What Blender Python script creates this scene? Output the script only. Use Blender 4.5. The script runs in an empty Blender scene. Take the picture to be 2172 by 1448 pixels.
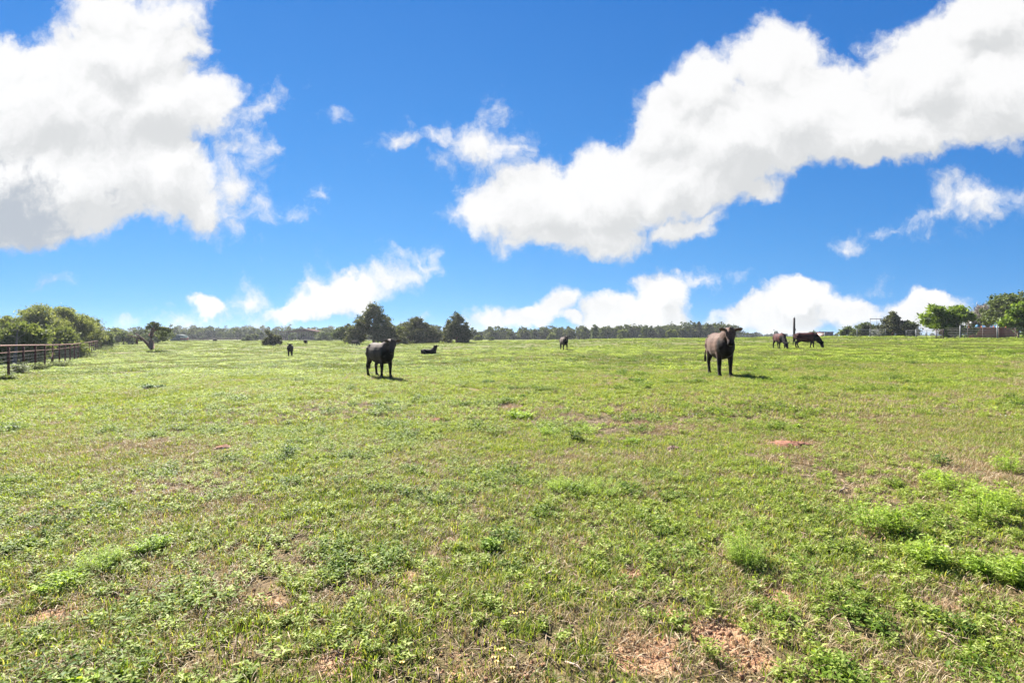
import bpy, math, random
import numpy as np
from mathutils import Vector
R = math.radians
scene = bpy.context.scene

# ------------------------------------------------------------------ camera
CAM_H, F, CX, HZ = 1.6, 1086.0, 1086.0, 715.0      # f in source pixels, horizon row
cam_d = bpy.data.cameras.new('camera')
cam_d.sensor_width = 36.0
cam_d.lens = 18.0
cam_d.shift_y = -(724 - HZ) / 2172.0
cam_d.clip_start = 0.05
cam_d.clip_end = 20000
cam = bpy.data.objects.new('camera', cam_d)
cam.location = (0, 0, CAM_H)
cam.rotation_euler = (R(90), 0, 0)
scene.collection.objects.link(cam)
scene.camera = cam

# ------------------------------------------------------------------ exposure
EXPO = 2.04
scene.view_settings.view_transform = 'Standard'
scene.view_settings.look = 'None'
scene.view_settings.gamma = 1.0
scene.view_settings.exposure = EXPO
scene.render.film_transparent = False
scene.cycles.max_bounces = 8
scene.cycles.diffuse_bounces = 3
scene.cycles.transmission_bounces = 4
scene.cycles.transparent_max_bounces = 8
scene.cycles.volume_bounces = 0
scene.cycles.sample_clamp_indirect = 8

# ------------------------------------------------------------------ sun
SUN_ELEV, SUN_AZ = R(41), R(-30)          # azimuth measured from +Y towards +X
sdir = Vector((math.sin(SUN_AZ) * math.cos(SUN_ELEV), math.cos(SUN_AZ) * math.cos(SUN_ELEV), math.sin(SUN_ELEV)))
sun_d = bpy.data.lights.new('sun', 'SUN')
sun_d.energy = 5.0
sun_d.angle = R(0.5)
sun_d.color = (1.0, 0.95, 0.87)
sun = bpy.data.objects.new('sun', sun_d)
sun.rotation_euler = (-sdir).to_track_quat('-Z', 'Y').to_euler()
sun.location = (0, 0, 60)
scene.collection.objects.link(sun)

# ------------------------------------------------------------------ node helper
class NT:
    def __init__(s, tree):
        s.t = tree
        s.n = tree.nodes
        s.l = tree.links
    def new(s, typ, **kw):
        n = s.n.new(typ)
        for k, v in kw.items():
            setattr(n, k, v)
        return n
    def put(s, sock, v):
        if v is None:
            return
        if isinstance(v, bpy.types.NodeSocket):
            s.l.new(v, sock)
        else:
            if hasattr(sock, 'default_value'):
                try:
                    sock.default_value = v
                except Exception:
                    sock.default_value = tuple(v) + (1.0,) if len(v) == 3 else v
    def m(s, op, a, b=None, c=None, clamp=False):
        n = s.new('ShaderNodeMath', operation=op, use_clamp=clamp)
        s.put(n.inputs[0], a); s.put(n.inputs[1], b); s.put(n.inputs[2], c)
        return n.outputs[0]
    def vm(s, op, a, b=None, scale=None):
        n = s.new('ShaderNodeVectorMath', operation=op)
        s.put(n.inputs[0], a); s.put(n.inputs[1], b)
        if scale is not None:
            s.put(n.inputs['Scale'], scale)
        return n.outputs['Value'] if op in ('LENGTH', 'DOT_PRODUCT', 'DISTANCE') else n.outputs[0]
    def noise(s, vec, scale, detail=4, rough=.55, dim='3D', dist=0.0, lac=2.0):
        n = s.new('ShaderNodeTexNoise', noise_dimensions=dim)
        s.put(n.inputs['Vector'], vec)
        s.put(n.inputs['Scale'], scale); s.put(n.inputs['Detail'], detail)
        s.put(n.inputs['Roughness'], rough); s.put(n.inputs['Distortion'], dist)
        s.put(n.inputs['Lacunarity'], lac)
        return n
    def ss(s, v, lo, hi, a=0.0, b=1.0):
        n = s.new('ShaderNodeMapRange', interpolation_type='SMOOTHSTEP')
        s.put(n.inputs[0], v); s.put(n.inputs[1], lo); s.put(n.inputs[2], hi)
        s.put(n.inputs[3], a); s.put(n.inputs[4], b)
        return n.outputs[0]
    def lin(s, v, lo, hi, a=0.0, b=1.0):
        n = s.new('ShaderNodeMapRange')
        s.put(n.inputs[0], v); s.put(n.inputs[1], lo); s.put(n.inputs[2], hi)
        s.put(n.inputs[3], a); s.put(n.inputs[4], b)
        return n.outputs[0]
    def mix(s, f, a, b, blend='MIX'):
        n = s.new('ShaderNodeMix', data_type='RGBA', blend_type=blend)
        s.put(n.inputs[0], f)
        for sk, v in ((n.inputs[6], a), (n.inputs[7], b)):
            if not isinstance(v, bpy.types.NodeSocket) and len(v) == 3:
                v = tuple(v) + (1.0,)
            s.put(sk, v)
        return n.outputs[2]

# ------------------------------------------------------------------ world: sky with clouds
world = bpy.data.worlds.new('World')
scene.world = world
world.use_nodes = True
W = NT(world.node_tree)
W.n.clear()
SKY_STRENGTH = 0.10
sky = W.new('ShaderNodeTexSky', sky_type='NISHITA', sun_disc=False, sun_elevation=SUN_ELEV,
            sun_rotation=SUN_AZ, altitude=200, air_density=1.0, dust_density=0.0, ozone_density=3.0)
geo = W.new('ShaderNodeTexCoord')
dirv = geo.outputs['Generated']
sep = W.new('ShaderNodeSeparateXYZ')
W.l.new(dirv, sep.inputs[0])
# clear dry air: look the sky colour up a little higher than the true elevation, then deepen the blue
KS = 2.2 / 2 ** EXPO
lift = W.new('ShaderNodeCombineXYZ')
W.l.new(W.m('MULTIPLY_ADD', sep.outputs[0], .7, .22), lift.inputs[0]); W.l.new(sep.outputs[1], lift.inputs[1])
W.l.new(W.m('MULTIPLY_ADD', W.m('MAXIMUM', sep.outputs[2], 0.0), .80, .16), lift.inputs[2])
W.l.new(W.vm('NORMALIZE', lift.outputs[0]), sky.inputs[0])
s3 = W.new('ShaderNodeSeparateColor'); W.l.new(sky.outputs[0], s3.inputs[0])
c3 = W.new('ShaderNodeCombineColor')
for i_, (k_, p_) in enumerate(((1.15, 1.95), (.66, 1.24), (.61, .79))):
    W.l.new(W.m('MULTIPLY', W.m('POWER', W.m('MULTIPLY', s3.outputs[i_], .1), p_), k_ * KS * 10), c3.inputs[i_])
yy = W.m('MAXIMUM', sep.outputs[1], 0.02)
comb = W.new('ShaderNodeCombineXYZ')
W.l.new(W.m('DIVIDE', sep.outputs[0], yy), comb.inputs[0])
W.l.new(W.m('DIVIDE', sep.outputs[2], yy), comb.inputs[1])
P = comb.outputs[0]       # bearings of the northern half of the sky, tangent-plane

# each cloud heap: centre, half sizes (hundredths of the tangent plane), tilt in degrees, thickness
CL = '''
120 230 300 150 8 1|250 120 170 105 0 1|330 215 160 100 0 1|140 370 300 115 0 1|350 370 120 112 -10 1|40 440 170 95 0 1|220 25 110 60 0 .9|385 95 52 60 -20 .95|440 235 85 75 0 1|330 40 90 45 15 .8
500 325 72 34 24 .50|548 305 42 34 0 .52|515 395 58 36 10 .44|498 478 44 40 0 .54|562 450 26 48 -12 .46|550 510 20 34 0 .46|565 235 60 16 38 .5|602 190 14 22 -10 .45|20 120 60 45 0 .9|430 440 60 55 0 .9
722 265 26 13 -10 .52|683 417 18 8 -15 .5|628 463 22 9 -20 .36|852 298 48 20 12 .55|905 280 50 18 -28 .58|935 350 42 16 -35 .5|1045 315 78 38 -4 .72|1048 268 42 25 0 .45|1090 262 24 10 0 .35|995 405 40 22 20 .55
1040 455 90 55 0 1|1170 430 150 92 6 1|1300 395 160 100 12 1|1150 500 105 50 0 .95|1265 490 120 50 5 .95|1440 385 170 85 12 1|1415 280 90 95 20 1|1500 200 100 100 0 1|1560 300 190 110 10 1|1655 130 110 95 0 1
1700 250 200 120 8 1|1860 280 220 90 6 1|1990 160 160 120 20 1|2120 190 170 130 10 1|2090 45 130 90 20 1|1940 80 90 60 20 .95|1870 95 60 24 30 .6|1455 480 105 26 14 .85|1590 410 68 34 -5 .85|1340 295 60 22 40 .5|1352 245 14 26 0 .38
2040 428 72 38 -8 .78|1975 462 72 17 22 .6|1885 494 46 19 5 .75|1805 524 28 12 0 .65|2160 418 30 14 30 .4|1862 596 26 12 30 .35
90 612 58 16 6 .62|430 632 38 26 -10 .9|530 632 38 17 0 .68|640 645 80 26 12 .85|735 620 115 38 8 .92|815 590 70 30 10 .75|690 585 20 28 0 .55|790 555 18 16 0 .4|905 553 48 14 -25 .68|272 692 40 14 0 .72|425 693 45 12 0 .55|430 665 70 14 20 .34|860 684 26 14 0 .7|600 668 60 16 10 .6
1060 690 90 20 4 .82|1150 668 85 28 22 .88|1195 640 36 12 25 .6|1205 682 20 16 0 1|1285 672 90 44 20 1|1395 625 75 50 5 1|1385 680 90 45 0 1|1465 603 80 18 12 .8|1515 594 30 10 10 .6
1590 655 80 34 15 .95|1690 628 85 50 0 1|1650 680 110 38 0 .95|1790 650 85 42 -8 .9|1700 595 30 20 0 .9|1870 655 60 16 20 .65|1970 662 75 46 0 1.1|1955 635 26 20 0 1.1|1990 632 28 20 0 1.1|2040 680 60 22 -10 1
'''
def clouds(vec, tag):
    acc = None
    for row in CL.strip().splitlines():
        for ent in row.split('|'):
            u, v, ru, rv, an, st = map(float, ent.split())
            small = st < .83 or (min(ru, rv) < 19 and v < 600)
            if small: ru, rv = ru * 1.25, rv * 1.4
            st *= min(max(math.sqrt(ru * rv) / 72.0, .5 if small else (1.35 if v > 590 else .9)), 1.9) * (.82 if small else 1.0)
            mp = W.new('ShaderNodeMapping', vector_type='TEXTURE')
            mp.inputs['Location'].default_value = ((u - CX) / F, (HZ - v) / F, 0)
            mp.inputs['Rotation'].default_value = (0, 0, R(an))
            mp.inputs['Scale'].default_value = (ru / F * 1.12, rv / F * 1.15, 1)
            if acc is not None:       # evaluate the heaps one after the other
                q = W.vm('MULTIPLY_ADD', acc, (1e-8, 1e-8, 1e-8))
                q.node.inputs[2].default_value = (0, 0, 0)
                W.l.new(vec, q.node.inputs[2])
                W.l.new(q, mp.inputs['Vector'])
            else:
                W.l.new(vec, mp.inputs['Vector'])
            ln = W.vm('LENGTH', mp.outputs[0])
            v_ = W.m('MULTIPLY_ADD', ln, -st, st)
            acc = v_ if acc is None else W.m('SMOOTH_MAX', acc, v_, 0.20)
    return acc

w1 = W.noise(P, 3.2, 3, .6, '2D')
w2 = W.noise(P, 14.0, 4, .62, '2D')
warp = W.vm('ADD', W.vm('SCALE', W.vm('SUBTRACT', w1.outputs['Color'], (.5, .5, .5)), None, 0.10),
            W.vm('SCALE', W.vm('SUBTRACT', w2.outputs['Color'], (.5, .5, .5)), None, 0.055))
flat = W.vm('MULTIPLY', warp, (1, 1, 0))
Pw = W.vm('ADD', P, flat)
base = clouds(Pw, 'a')
fb = W.noise(Pw, 9.0, 8, .62, '2D', lac=2.1)
fine = W.noise(P, 34.0, 5, .6, '2D')
wob = W.m('ADD', W.m('MULTIPLY_ADD', fb.outputs['Fac'], 1.15, -0.575), W.m('MULTIPLY_ADD', fine.outputs['Fac'], 0.30, -0.15))
dens = W.m('ADD', base, wob)
low = clouds(W.vm('ADD', Pw, (-0.012, 0.055, 0)), 'b')      # the same field nearer the sun
fb2 = W.noise(W.vm('ADD', Pw, (-0.010, 0.022, 0)), 9.0, 6, .62, '2D', lac=2.1)
alpha = W.ss(dens, -0.02, 0.52)
# billow relief from the two noise taps, shade where a lot of cloud lies towards the sun
relief = W.m('SUBTRACT', fb.outputs['Fac'], fb2.outputs['Fac'])
shade = W.m('ADD', W.m('MULTIPLY', W.m('SUBTRACT', base, low), 0.55), W.m('MULTIPLY', relief, 1.1))
bright = W.ss(W.m('ADD', shade, W.m('MULTIPLY_ADD', w1.outputs['Fac'], .5, -.25)), -0.50, 0.34, 0.0, 1.0)
grey_l = W.ss(W.m('ADD', W.vm('DISTANCE', W.vm('MULTIPLY', P, (1, 1.9, 1)), (-1.06, 0.35, 0)), W.m('MULTIPLY', wob, .5)), 0.10, 0.30, 0.0, 1.0)
bright = W.m('MULTIPLY', bright, W.m('MULTIPLY_ADD', grey_l, 0.9, 0.1))
sp2 = W.new('ShaderNodeSeparateXYZ'); W.l.new(Pw, sp2.inputs[0])
# distant heaps near the horizon show more of their grey bases
base_grey = W.ss(W.m('ADD', sp2.outputs[1], W.m('MULTIPLY', relief, .12)), 0.0, 0.085, 0.45, 1.0)
bright = W.m('MULTIPLY', bright, base_grey)
ccol = W.mix(bright, (3.35, 3.40, 3.38), (4.60, 4.58, 4.53))
ccol2 = W.mix(grey_l, (2.35, 2.55, 2.8), ccol)
front = W.ss(sep.outputs[1], 0.05, 0.2)
alpha = W.m('MULTIPLY', alpha, W.m('MULTIPLY', front, 0.97))
skyc = W.mix(alpha, c3.outputs[0], W.vm('SCALE', ccol2, None, KS))
bg = W.new('ShaderNodeBackground')
W.l.new(skyc, bg.inputs['Color'])
bg.inputs['Strength'].default_value = SKY_STRENGTH
wo = W.new('ShaderNodeOutputWorld')
W.l.new(bg.outputs[0], wo.inputs[0])
world.cycles.sampling_method = 'MANUAL'
world.cycles.sample_map_resolution = 512
# ------------------------------------------------------------------ generic builders
COL = scene.collection
rng = np.random.default_rng(11)
random.seed(5)

def tag(o, label=None, cat=None, group=None, kind=None):
    if label: o['label'] = label
    if cat: o['category'] = cat
    if group: o['group'] = group
    if kind: o['kind'] = kind
    return o

def link(o, parent=None):
    COL.objects.link(o)
    if parent is not None:
        o.parent = parent
    return o

def np_mesh(name, V, Fc, mat=None, smooth=False):
    """V (n,3); Fc an (m,k) array or list of such arrays"""
    me = bpy.data.meshes.new(name)
    V = np.asarray(V, dtype=np.float32)
    blocks = Fc if isinstance(Fc, list) else [Fc]
    blocks = [np.asarray(b, dtype=np.int32) for b in blocks if len(b)]
    loops = np.concatenate([b.ravel() for b in blocks])
    tot = np.concatenate([np.full(len(b), b.shape[1], dtype=np.int32) for b in blocks])
    start = np.concatenate([[0], np.cumsum(tot)[:-1]]).astype(np.int32)
    me.vertices.add(len(V)); me.vertices.foreach_set('co', V.ravel())
    me.loops.add(len(loops)); me.loops.foreach_set('vertex_index', loops)
    me.polygons.add(len(tot))
    me.polygons.foreach_set('loop_start', start)
    me.update(calc_edges=True)
    me.validate()
    if smooth:
        me.polygons.foreach_set('use_smooth', np.ones(len(me.polygons), dtype=bool))
    if mat:
        me.materials.append(mat)
    return me

def obj(name, me, parent=None, loc=None):
    o = bpy.data.objects.new(name, me)
    link(o, parent)
    if loc is not None:
        o.location = loc
    return o

def empty(name, loc, rz=0.0):
    o = bpy.data.objects.new(name, None)
    COL.objects.link(o)
    o.location = loc
    o.rotation_euler = (0, 0, rz)
    return o

class MB:
    """collects boxes, tubes and lofts in one mesh"""
    def __init__(s):
        s.v = []; s.f = {}; s.n = 0
    def add(s, V, Fc):
        V = np.asarray(V, float); Fc = np.asarray(Fc, int)
        s.v.append(V); s.f.setdefault(Fc.shape[1], []).append(Fc + s.n); s.n += len(V)
    def box(s, c, d, rz=0.0):
        x, y, z = np.array(d) / 2.0
        V = np.array([[a, b, e] for a in (-x, x) for b in (-y, y) for e in (-z, z)])
        if rz:
            cs, sn = math.cos(rz), math.sin(rz)
            V = np.stack([V[:, 0] * cs - V[:, 1] * sn, V[:, 0] * sn + V[:, 1] * cs, V[:, 2]], 1)
        s.add(V + np.array(c), [[0, 1, 3, 2], [4, 6, 7, 5], [0, 4, 5, 1], [2, 3, 7, 6], [0, 2, 6, 4], [1, 5, 7, 3]])
        return s
    def tube(s, pts, rad, seg=10, up=(0, 0, 1), cap=True):
        """rad: list of r or (side, up) half sizes"""
        pts = np.array(pts, float)
        n = len(pts)
        T = np.gradient(pts, axis=0)
        T /= np.linalg.norm(T, axis=1)[:, None] + 1e-9
        rings = []
        u0 = np.array(up, float)
        for i in range(n):
            t = T[i]
            sd = np.cross(t, u0)
            if np.linalg.norm(sd) < 1e-3:
                sd = np.cross(t, np.array([1., 0.03, 0.02]))
            sd /= np.linalg.norm(sd)
            uv = np.cross(sd, t)
            r = rad[i] if hasattr(rad, '__len__') else rad
            a, b = r if hasattr(r, '__len__') else (r, r)
            th = np.linspace(0, 2 * math.pi, seg, endpoint=False)
            rings.append(pts[i] + np.cos(th)[:, None] * sd * a + np.sin(th)[:, None] * uv * b)
        V = np.concatenate(rings + ([pts[:1], pts[-1:]] if cap else []))
        k = np.arange(seg)
        Fq = np.concatenate([np.stack([i * seg + k, i * seg + (k + 1) % seg, (i + 1) * seg + (k + 1) % seg, (i + 1) * seg + k], 1) for i in range(n - 1)])
        base = s.n
        s.add(V, Fq)
        if cap:
            a, b = n * seg, n * seg + 1
            T1 = np.stack([np.full(seg, a), (k + 1) % seg, k], 1)
            T2 = np.stack([np.full(seg, b), (n - 1) * seg + k, (n - 1) * seg + (k + 1) % seg], 1)
            s.f.setdefault(3, []).append(np.concatenate([T1, T2]) + base)
        return s
    def mesh(s, name, mat=None, smooth=False):
        return np_mesh(name, np.concatenate(s.v), [np.concatenate(b) for b in s.f.values()], mat, smooth)
    def build(s, name, mat, parent=None, smooth=False, loc=None):
        return obj(name, s.mesh(name, mat, smooth), parent, loc)

# ------------------------------------------------------------------ value noise (numpy)
_perm = rng.random((256, 256))
def vnoise(x, y):
    xi = np.floor(x).astype(int); yi = np.floor(y).astype(int)
    fx = x - xi; fy = y - yi
    fx = fx * fx * (3 - 2 * fx); fy = fy * fy * (3 - 2 * fy)
    g = lambda a, b: _perm[a & 255, b & 255]
    return (g(xi, yi) * (1 - fx) + g(xi + 1, yi) * fx) * (1 - fy) + (g(xi, yi + 1) * (1 - fx) + g(xi + 1, yi + 1) * fx) * fy
def fbm(x, y, o=4):
    s = 0; a = 0.5; t = 0
    for i in range(o):
        s = s + a * vnoise(x * 2 ** i + 17.3 * i, y * 2 ** i + 5.1 * i); t += a; a *= .5
    return s / t

# ------------------------------------------------------------------ the lie of the land
TP = np.array([(0, 0, 0), (0, 6, .02), (-5, 6, .0), (5, 6, .08), (-5, 20, .08), (7.4, 16.3, .4), (4, 12, .2), (0, 12, .08), (0, 30, .3), (23.5, 41, .66), (5, 49, .34), (-25, 57, -.5), (-10, 65, -.35),
               (-22, 23, -.18), (-12, 20, -.02), (-41, 48, -.52), (-30, 35, -.4), (-70, 88, -.3), (-27, 99, .2), (-13, 117, .5), (14, 30, .5), (40, 45, 1.0),
               (59, 62, 1.5), (65, 94, 1.72), (30, 30, .8), (25, 20, .6), (50, 80, 1.5), (30, 90, 1.2), (100, 90, 1.9), (0, 200, .35), (-80, 200, .2), (-160, 200, .2), (100, 200, 1.3), (200, 200, 1.8), (60, 150, 1.2),
               (0, 350, .4), (-250, 350, .3), (250, 350, 1.5), (0, -20, -.1), (-20, 0, -.1), (20, 0, .3), (0, -100, 0), (-200, 0, 0), (200, 0, 1), (0, 800, .5), (-800, 800, .5), (800, 800, 1.)], float)
def T(x, y):
    x = np.asarray(x, float); y = np.asarray(y, float)
    num = np.zeros(np.broadcast(x, y).shape); den = np.zeros_like(num)
    s2 = (5.0 + 0.10 * np.hypot(x, y)) ** 2
    for a, b, c in TP:
        w = 1.0 / ((x - a) ** 2 + (y - b) ** 2 + s2) ** 2.2
        num += w * c; den += w
    z = num / den
    r = np.hypot(x, y)
    z = z + (fbm(x * .16 + 3, y * .16, 3) - .5) * 0.16 * np.clip((r - 1) / 6, 0, 1)
    z = z + (fbm(x * 1.7, y * 1.7, 3) - .5) * 0.05 * np.clip((r - .5) / 2, 0, 1) * np.clip((60 - r) / 40, 0, 1)
    return z
z00 = float(T(0, 0))

def at(u, Y):
    X = (u - CX) / F * Y
    return Vector((X, Y, float(T(X, Y))))
def ground_at(u, v, ymax=260):
    Ys = np.exp(np.linspace(math.log(1.5), math.log(ymax), 3000))
    X = (u - CX) / F * Ys
    ray = CAM_H - (v - HZ) / F * Ys
    g = T(X, Ys)
    hit = np.where(ray <= g)[0]
    i = hit[0] if len(hit) else len(Ys) - 1
    return Vector((X[i], Ys[i], g[i]))
def px_h(Y, npx):            # world size of npx source pixels at depth Y
    return npx * Y / F

# ------------------------------------------------------------------ materials
MATS = {}
def new_mat(name):
    m = bpy.data.materials.new(name)
    m.use_nodes = True
    t = NT(m.node_tree)
    t.n.clear()
    out = t.new('ShaderNodeOutputMaterial')
    MATS[name] = m
    return m, t, out
def srgb(h):
    c = [int(h[i:i + 2], 16) / 255 for i in (0, 2, 4)]
    return tuple(x / 12.92 if x <= .04045 else ((x + .055) / 1.055) ** 2.4 for x in c)

def leaf_mat(name, c1, c2, c3, scale=1.0, trans=0.4, rough=.55, spec=.3, tint=(1.25, 1.25, .55), seed=0.0):
    m, t, out = new_mat(name)
    g = t.new('ShaderNodeNewGeometry')
    pos = t.vm('ADD', g.outputs['Position'], (seed, seed * 2.0, 0))
    n1 = t.noise(pos, scale, 3, .6)
    oi = t.new('ShaderNodeObjectInfo')
    rnd = t.m('ADD', t.m('MULTIPLY', n1.outputs['Fac'], 1.3), t.m('MULTIPLY_ADD', oi.outputs['Random'], .5, -.25))
    rnd2 = g.outputs['Random Per Island']
    col = t.mix(t.ss(rnd, .35, .85), c1, c2)
    col = t.mix(t.ss(rnd2, .55, 1.0), col, c3)
    v = t.m('MULTIPLY_ADD', rnd2, .5, .75)
    col = t.mix(1.0, col, t.vm('SCALE', (1, 1, 1), None, v), 'MULTIPLY')
    pr = t.new('ShaderNodeBsdfPrincipled')
    t.put(pr.inputs['Base Color'], col); t.put(pr.inputs['Roughness'], rough)
    t.put(pr.inputs['Specular IOR Level'], spec)
    tr = t.new('ShaderNodeBsdfTranslucent')
    t.put(tr.inputs[0], t.mix(1.0, col, tint, 'MULTIPLY'))
    mx = t.new('ShaderNodeMixShader')
    mx.inputs[0].default_value = trans
    t.l.new(pr.outputs[0], mx.inputs[1]); t.l.new(tr.outputs[0], mx.inputs[2])
    t.l.new(mx.outputs[0], out.inputs[0])
    return m

def plain_mat(name, col, rough=.7, metal=0.0, var=.25, scale=6.0, spec=.4, bump=0.0, col2=None, stretch=(1, 1, 1)):
    m, t, out = new_mat(name)
    tc = t.new('ShaderNodeTexCoord')
    vec = t.vm('MULTIPLY', tc.outputs['Object'], stretch)
    n1 = t.noise(vec, scale, 5, .6)
    c2 = col2 if col2 else tuple(c * (1 - var) for c in col)
    c = t.mix(t.ss(n1.outputs['Fac'], .35, .65), col, c2)
    pr = t.new('ShaderNodeBsdfPrincipled')
    t.put(pr.inputs['Base Color'], c); t.put(pr.inputs['Roughness'], rough)
    t.put(pr.inputs['Metallic'], metal); t.put(pr.inputs['Specular IOR Level'], spec)
    if bump:
        b = t.new('ShaderNodeBump')
        t.put(b.inputs['Strength'], bump); t.put(b.inputs['Distance'], .02)
        t.l.new(n1.outputs['Fac'], b.inputs['Height']); t.l.new(b.outputs[0], pr.inputs['Normal'])
    t.l.new(pr.outputs[0], out.inputs[0])
    return m

# ------------------------------------------------------------------ ground
m_ground, t, out = new_mat('pasture_soil_and_turf')
g = t.new('ShaderNodeNewGeometry')
pos = g.outputs['Position']
at_ = t.new('ShaderNodeAttribute', attribute_name='bare')
big = t.noise(pos, .16, 4, .6).outputs['Fac']
mid = t.noise(pos, 1.1, 5, .65).outputs['Fac']
sm = t.noise(pos, 9.0, 6, .7).outputs['Fac']
tiny = t.noise(pos, 60.0, 4, .7).outputs['Fac']
green = t.mix(t.ss(mid, .35, .65), (.072, .106, .013), (.108, .138, .022))
straw = t.mix(t.ss(sm, .4, .6), (.19, .16, .08), (.12, .10, .05))
thatch = t.mix(t.ss(t.m('ADD', sm, t.m('MULTIPLY_ADD', big, .8, -.4)), .42, .66), green, straw)
soil = t.mix(t.ss(sm, .35, .65), (.33, .175, .10), (.44, .285, .17))
soil = t.mix(t.ss(tiny, .45, .7), soil, (.15, .075, .042))
cdat = t.vm('LENGTH', pos)
near = t.ss(cdat, 5.0, 28.0, 1.0, 0.0)
nearcol = t.mix(t.ss(t.m('ADD', sm, t.m('MULTIPLY', mid, .4)), .55, .85), (.075, .06, .028), (.19, .13, .08))
thatch = t.mix(t.m('MULTIPLY', near, .85), thatch, nearcol)
bare = t.ss(t.m('ADD', at_.outputs['Fac'], t.m('MULTIPLY_ADD', sm, .7, -.35)), .35, .7)
col = t.mix(bare, thatch, soil)
pr = t.new('ShaderNodeBsdfPrincipled')
t.put(pr.inputs['Base Color'], col); t.put(pr.inputs['Roughness'], .95); t.put(pr.inputs['Specular IOR Level'], .1)
b = t.new('ShaderNodeBump'); t.put(b.inputs['Strength'], .8); t.put(b.inputs['Distance'], .05)
t.l.new(t.m('ADD', sm, t.m('MULTIPLY', tiny, .3)), b.inputs['Height']); t.l.new(b.outputs[0], pr.inputs['Normal'])
t.l.new(pr.outputs[0], out.inputs[0])

# bare red earth: source pixel centre and half sizes of each patch
BARE = []
for u, v, ru, rv, k in [(1340, 1215, 40, 16, .9), (1375, 1385, 80, 52, 1.1), (1520, 1330, 70, 30, 1.1), (1530, 1360, 80, 40, .7), (1660, 1262, 45, 26, .8), (1440, 1300, 50, 28, .7), (1600, 1400, 60, 30, .7),
                        (860, 1225, 45, 26, .6), (1070, 1092, 18, 10, .9), (955, 1115, 22, 10, .5), (690, 1280, 40, 16, .6), (560, 1275, 60, 22, .6), (130, 1300, 55, 26, .85), (240, 1275, 50, 20, .7), (110, 1092, 25, 9, .7),
                        (600, 1135, 30, 14, .5), (720, 1400, 60, 35, .75), (470, 1405, 60, 20, .5), (590, 1300, 40, 22, .5), (1680, 943, 66, 10, 1.25), (475, 951, 16, 6, 1.2), (925, 892, 14, 5, 1.1), (880, 917, 16, 5, .9), (815, 877, 10, 4, .8),
                        (545, 945, 30, 6, .5), (1630, 1092, 22, 8, .5), (1530, 1195, 16, 12, .7), (1640, 1190, 30, 12, .4), (1850, 1140, 30, 8, .6), (2010, 1285, 30, 18, .5), (2075, 1230, 30, 12, .5), (1835, 1358, 20, 14, .5), (1270, 950, 16, 4, .4),
                        (2150, 1120, 25, 8, .6), (1800, 1050, 20, 10, .3), (1150, 1205, 40, 12, .5), (980, 1400, 50, 30, .45)]:
    p = ground_at(u, v)
    BARE.append((p.x, p.y, ru * p.y / F, rv * .95 * p.y * p.y / (F * CAM_H), k))
def bareness(x, y):
    r = np.zeros(np.shape(x))
    for a, b, ra, rb, k in BARE:
        d = np.sqrt(((x - a) / ra) ** 2 + ((y - b) / rb) ** 2)
        r = np.maximum(r, np.clip(1.45 - d, 0, .95) * k)
    r = r * np.clip(.35 + 1.3 * fbm(x * 6 + 13, y * 6 + 57, 3), .2, 1.3)
    n = fbm(x * .9 + 40, y * .9 + 9, 4)
    rr = np.hypot(x, y)
    r = np.maximum(r, np.clip((n - .70) * 5, 0, .5) * np.clip((26 - rr) / 10, 0, 1))
    return r

na = 640
ang = np.linspace(0, 2 * math.pi, na, endpoint=False)
rad = np.concatenate([np.linspace(.3, 1.5, 6), np.exp(np.linspace(math.log(1.55), math.log(1500), 380))])
rad = rad[rad < 1501]
AA, RR = np.meshgrid(ang, rad)
X_, Y_ = RR * np.sin(AA), RR * np.cos(AA)
Z_ = T(X_, Y_)
V = np.concatenate([np.stack([X_, Y_, Z_], -1).reshape(-1, 3), [[0, 0, z00]]])
k = np.arange(na); nr = len(rad)
Fq = np.concatenate([np.stack([i * na + k, i * na + (k + 1) % na, (i + 1) * na + (k + 1) % na, (i + 1) * na + k], 1)[:, ::-1] for i in range(nr - 1)])
Ft = np.stack([k, (k + 1) % na, np.full(na, len(V) - 1)], 1)
me = np_mesh('ground', V, [Fq, Ft], m_ground, True)
a_ = me.attributes.new('bare', 'FLOAT', 'POINT')
a_.data.foreach_set('value', bareness(V[:, 0], V[:, 1]).astype(np.float32))
tag(obj('ground', me), kind='structure')

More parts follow.
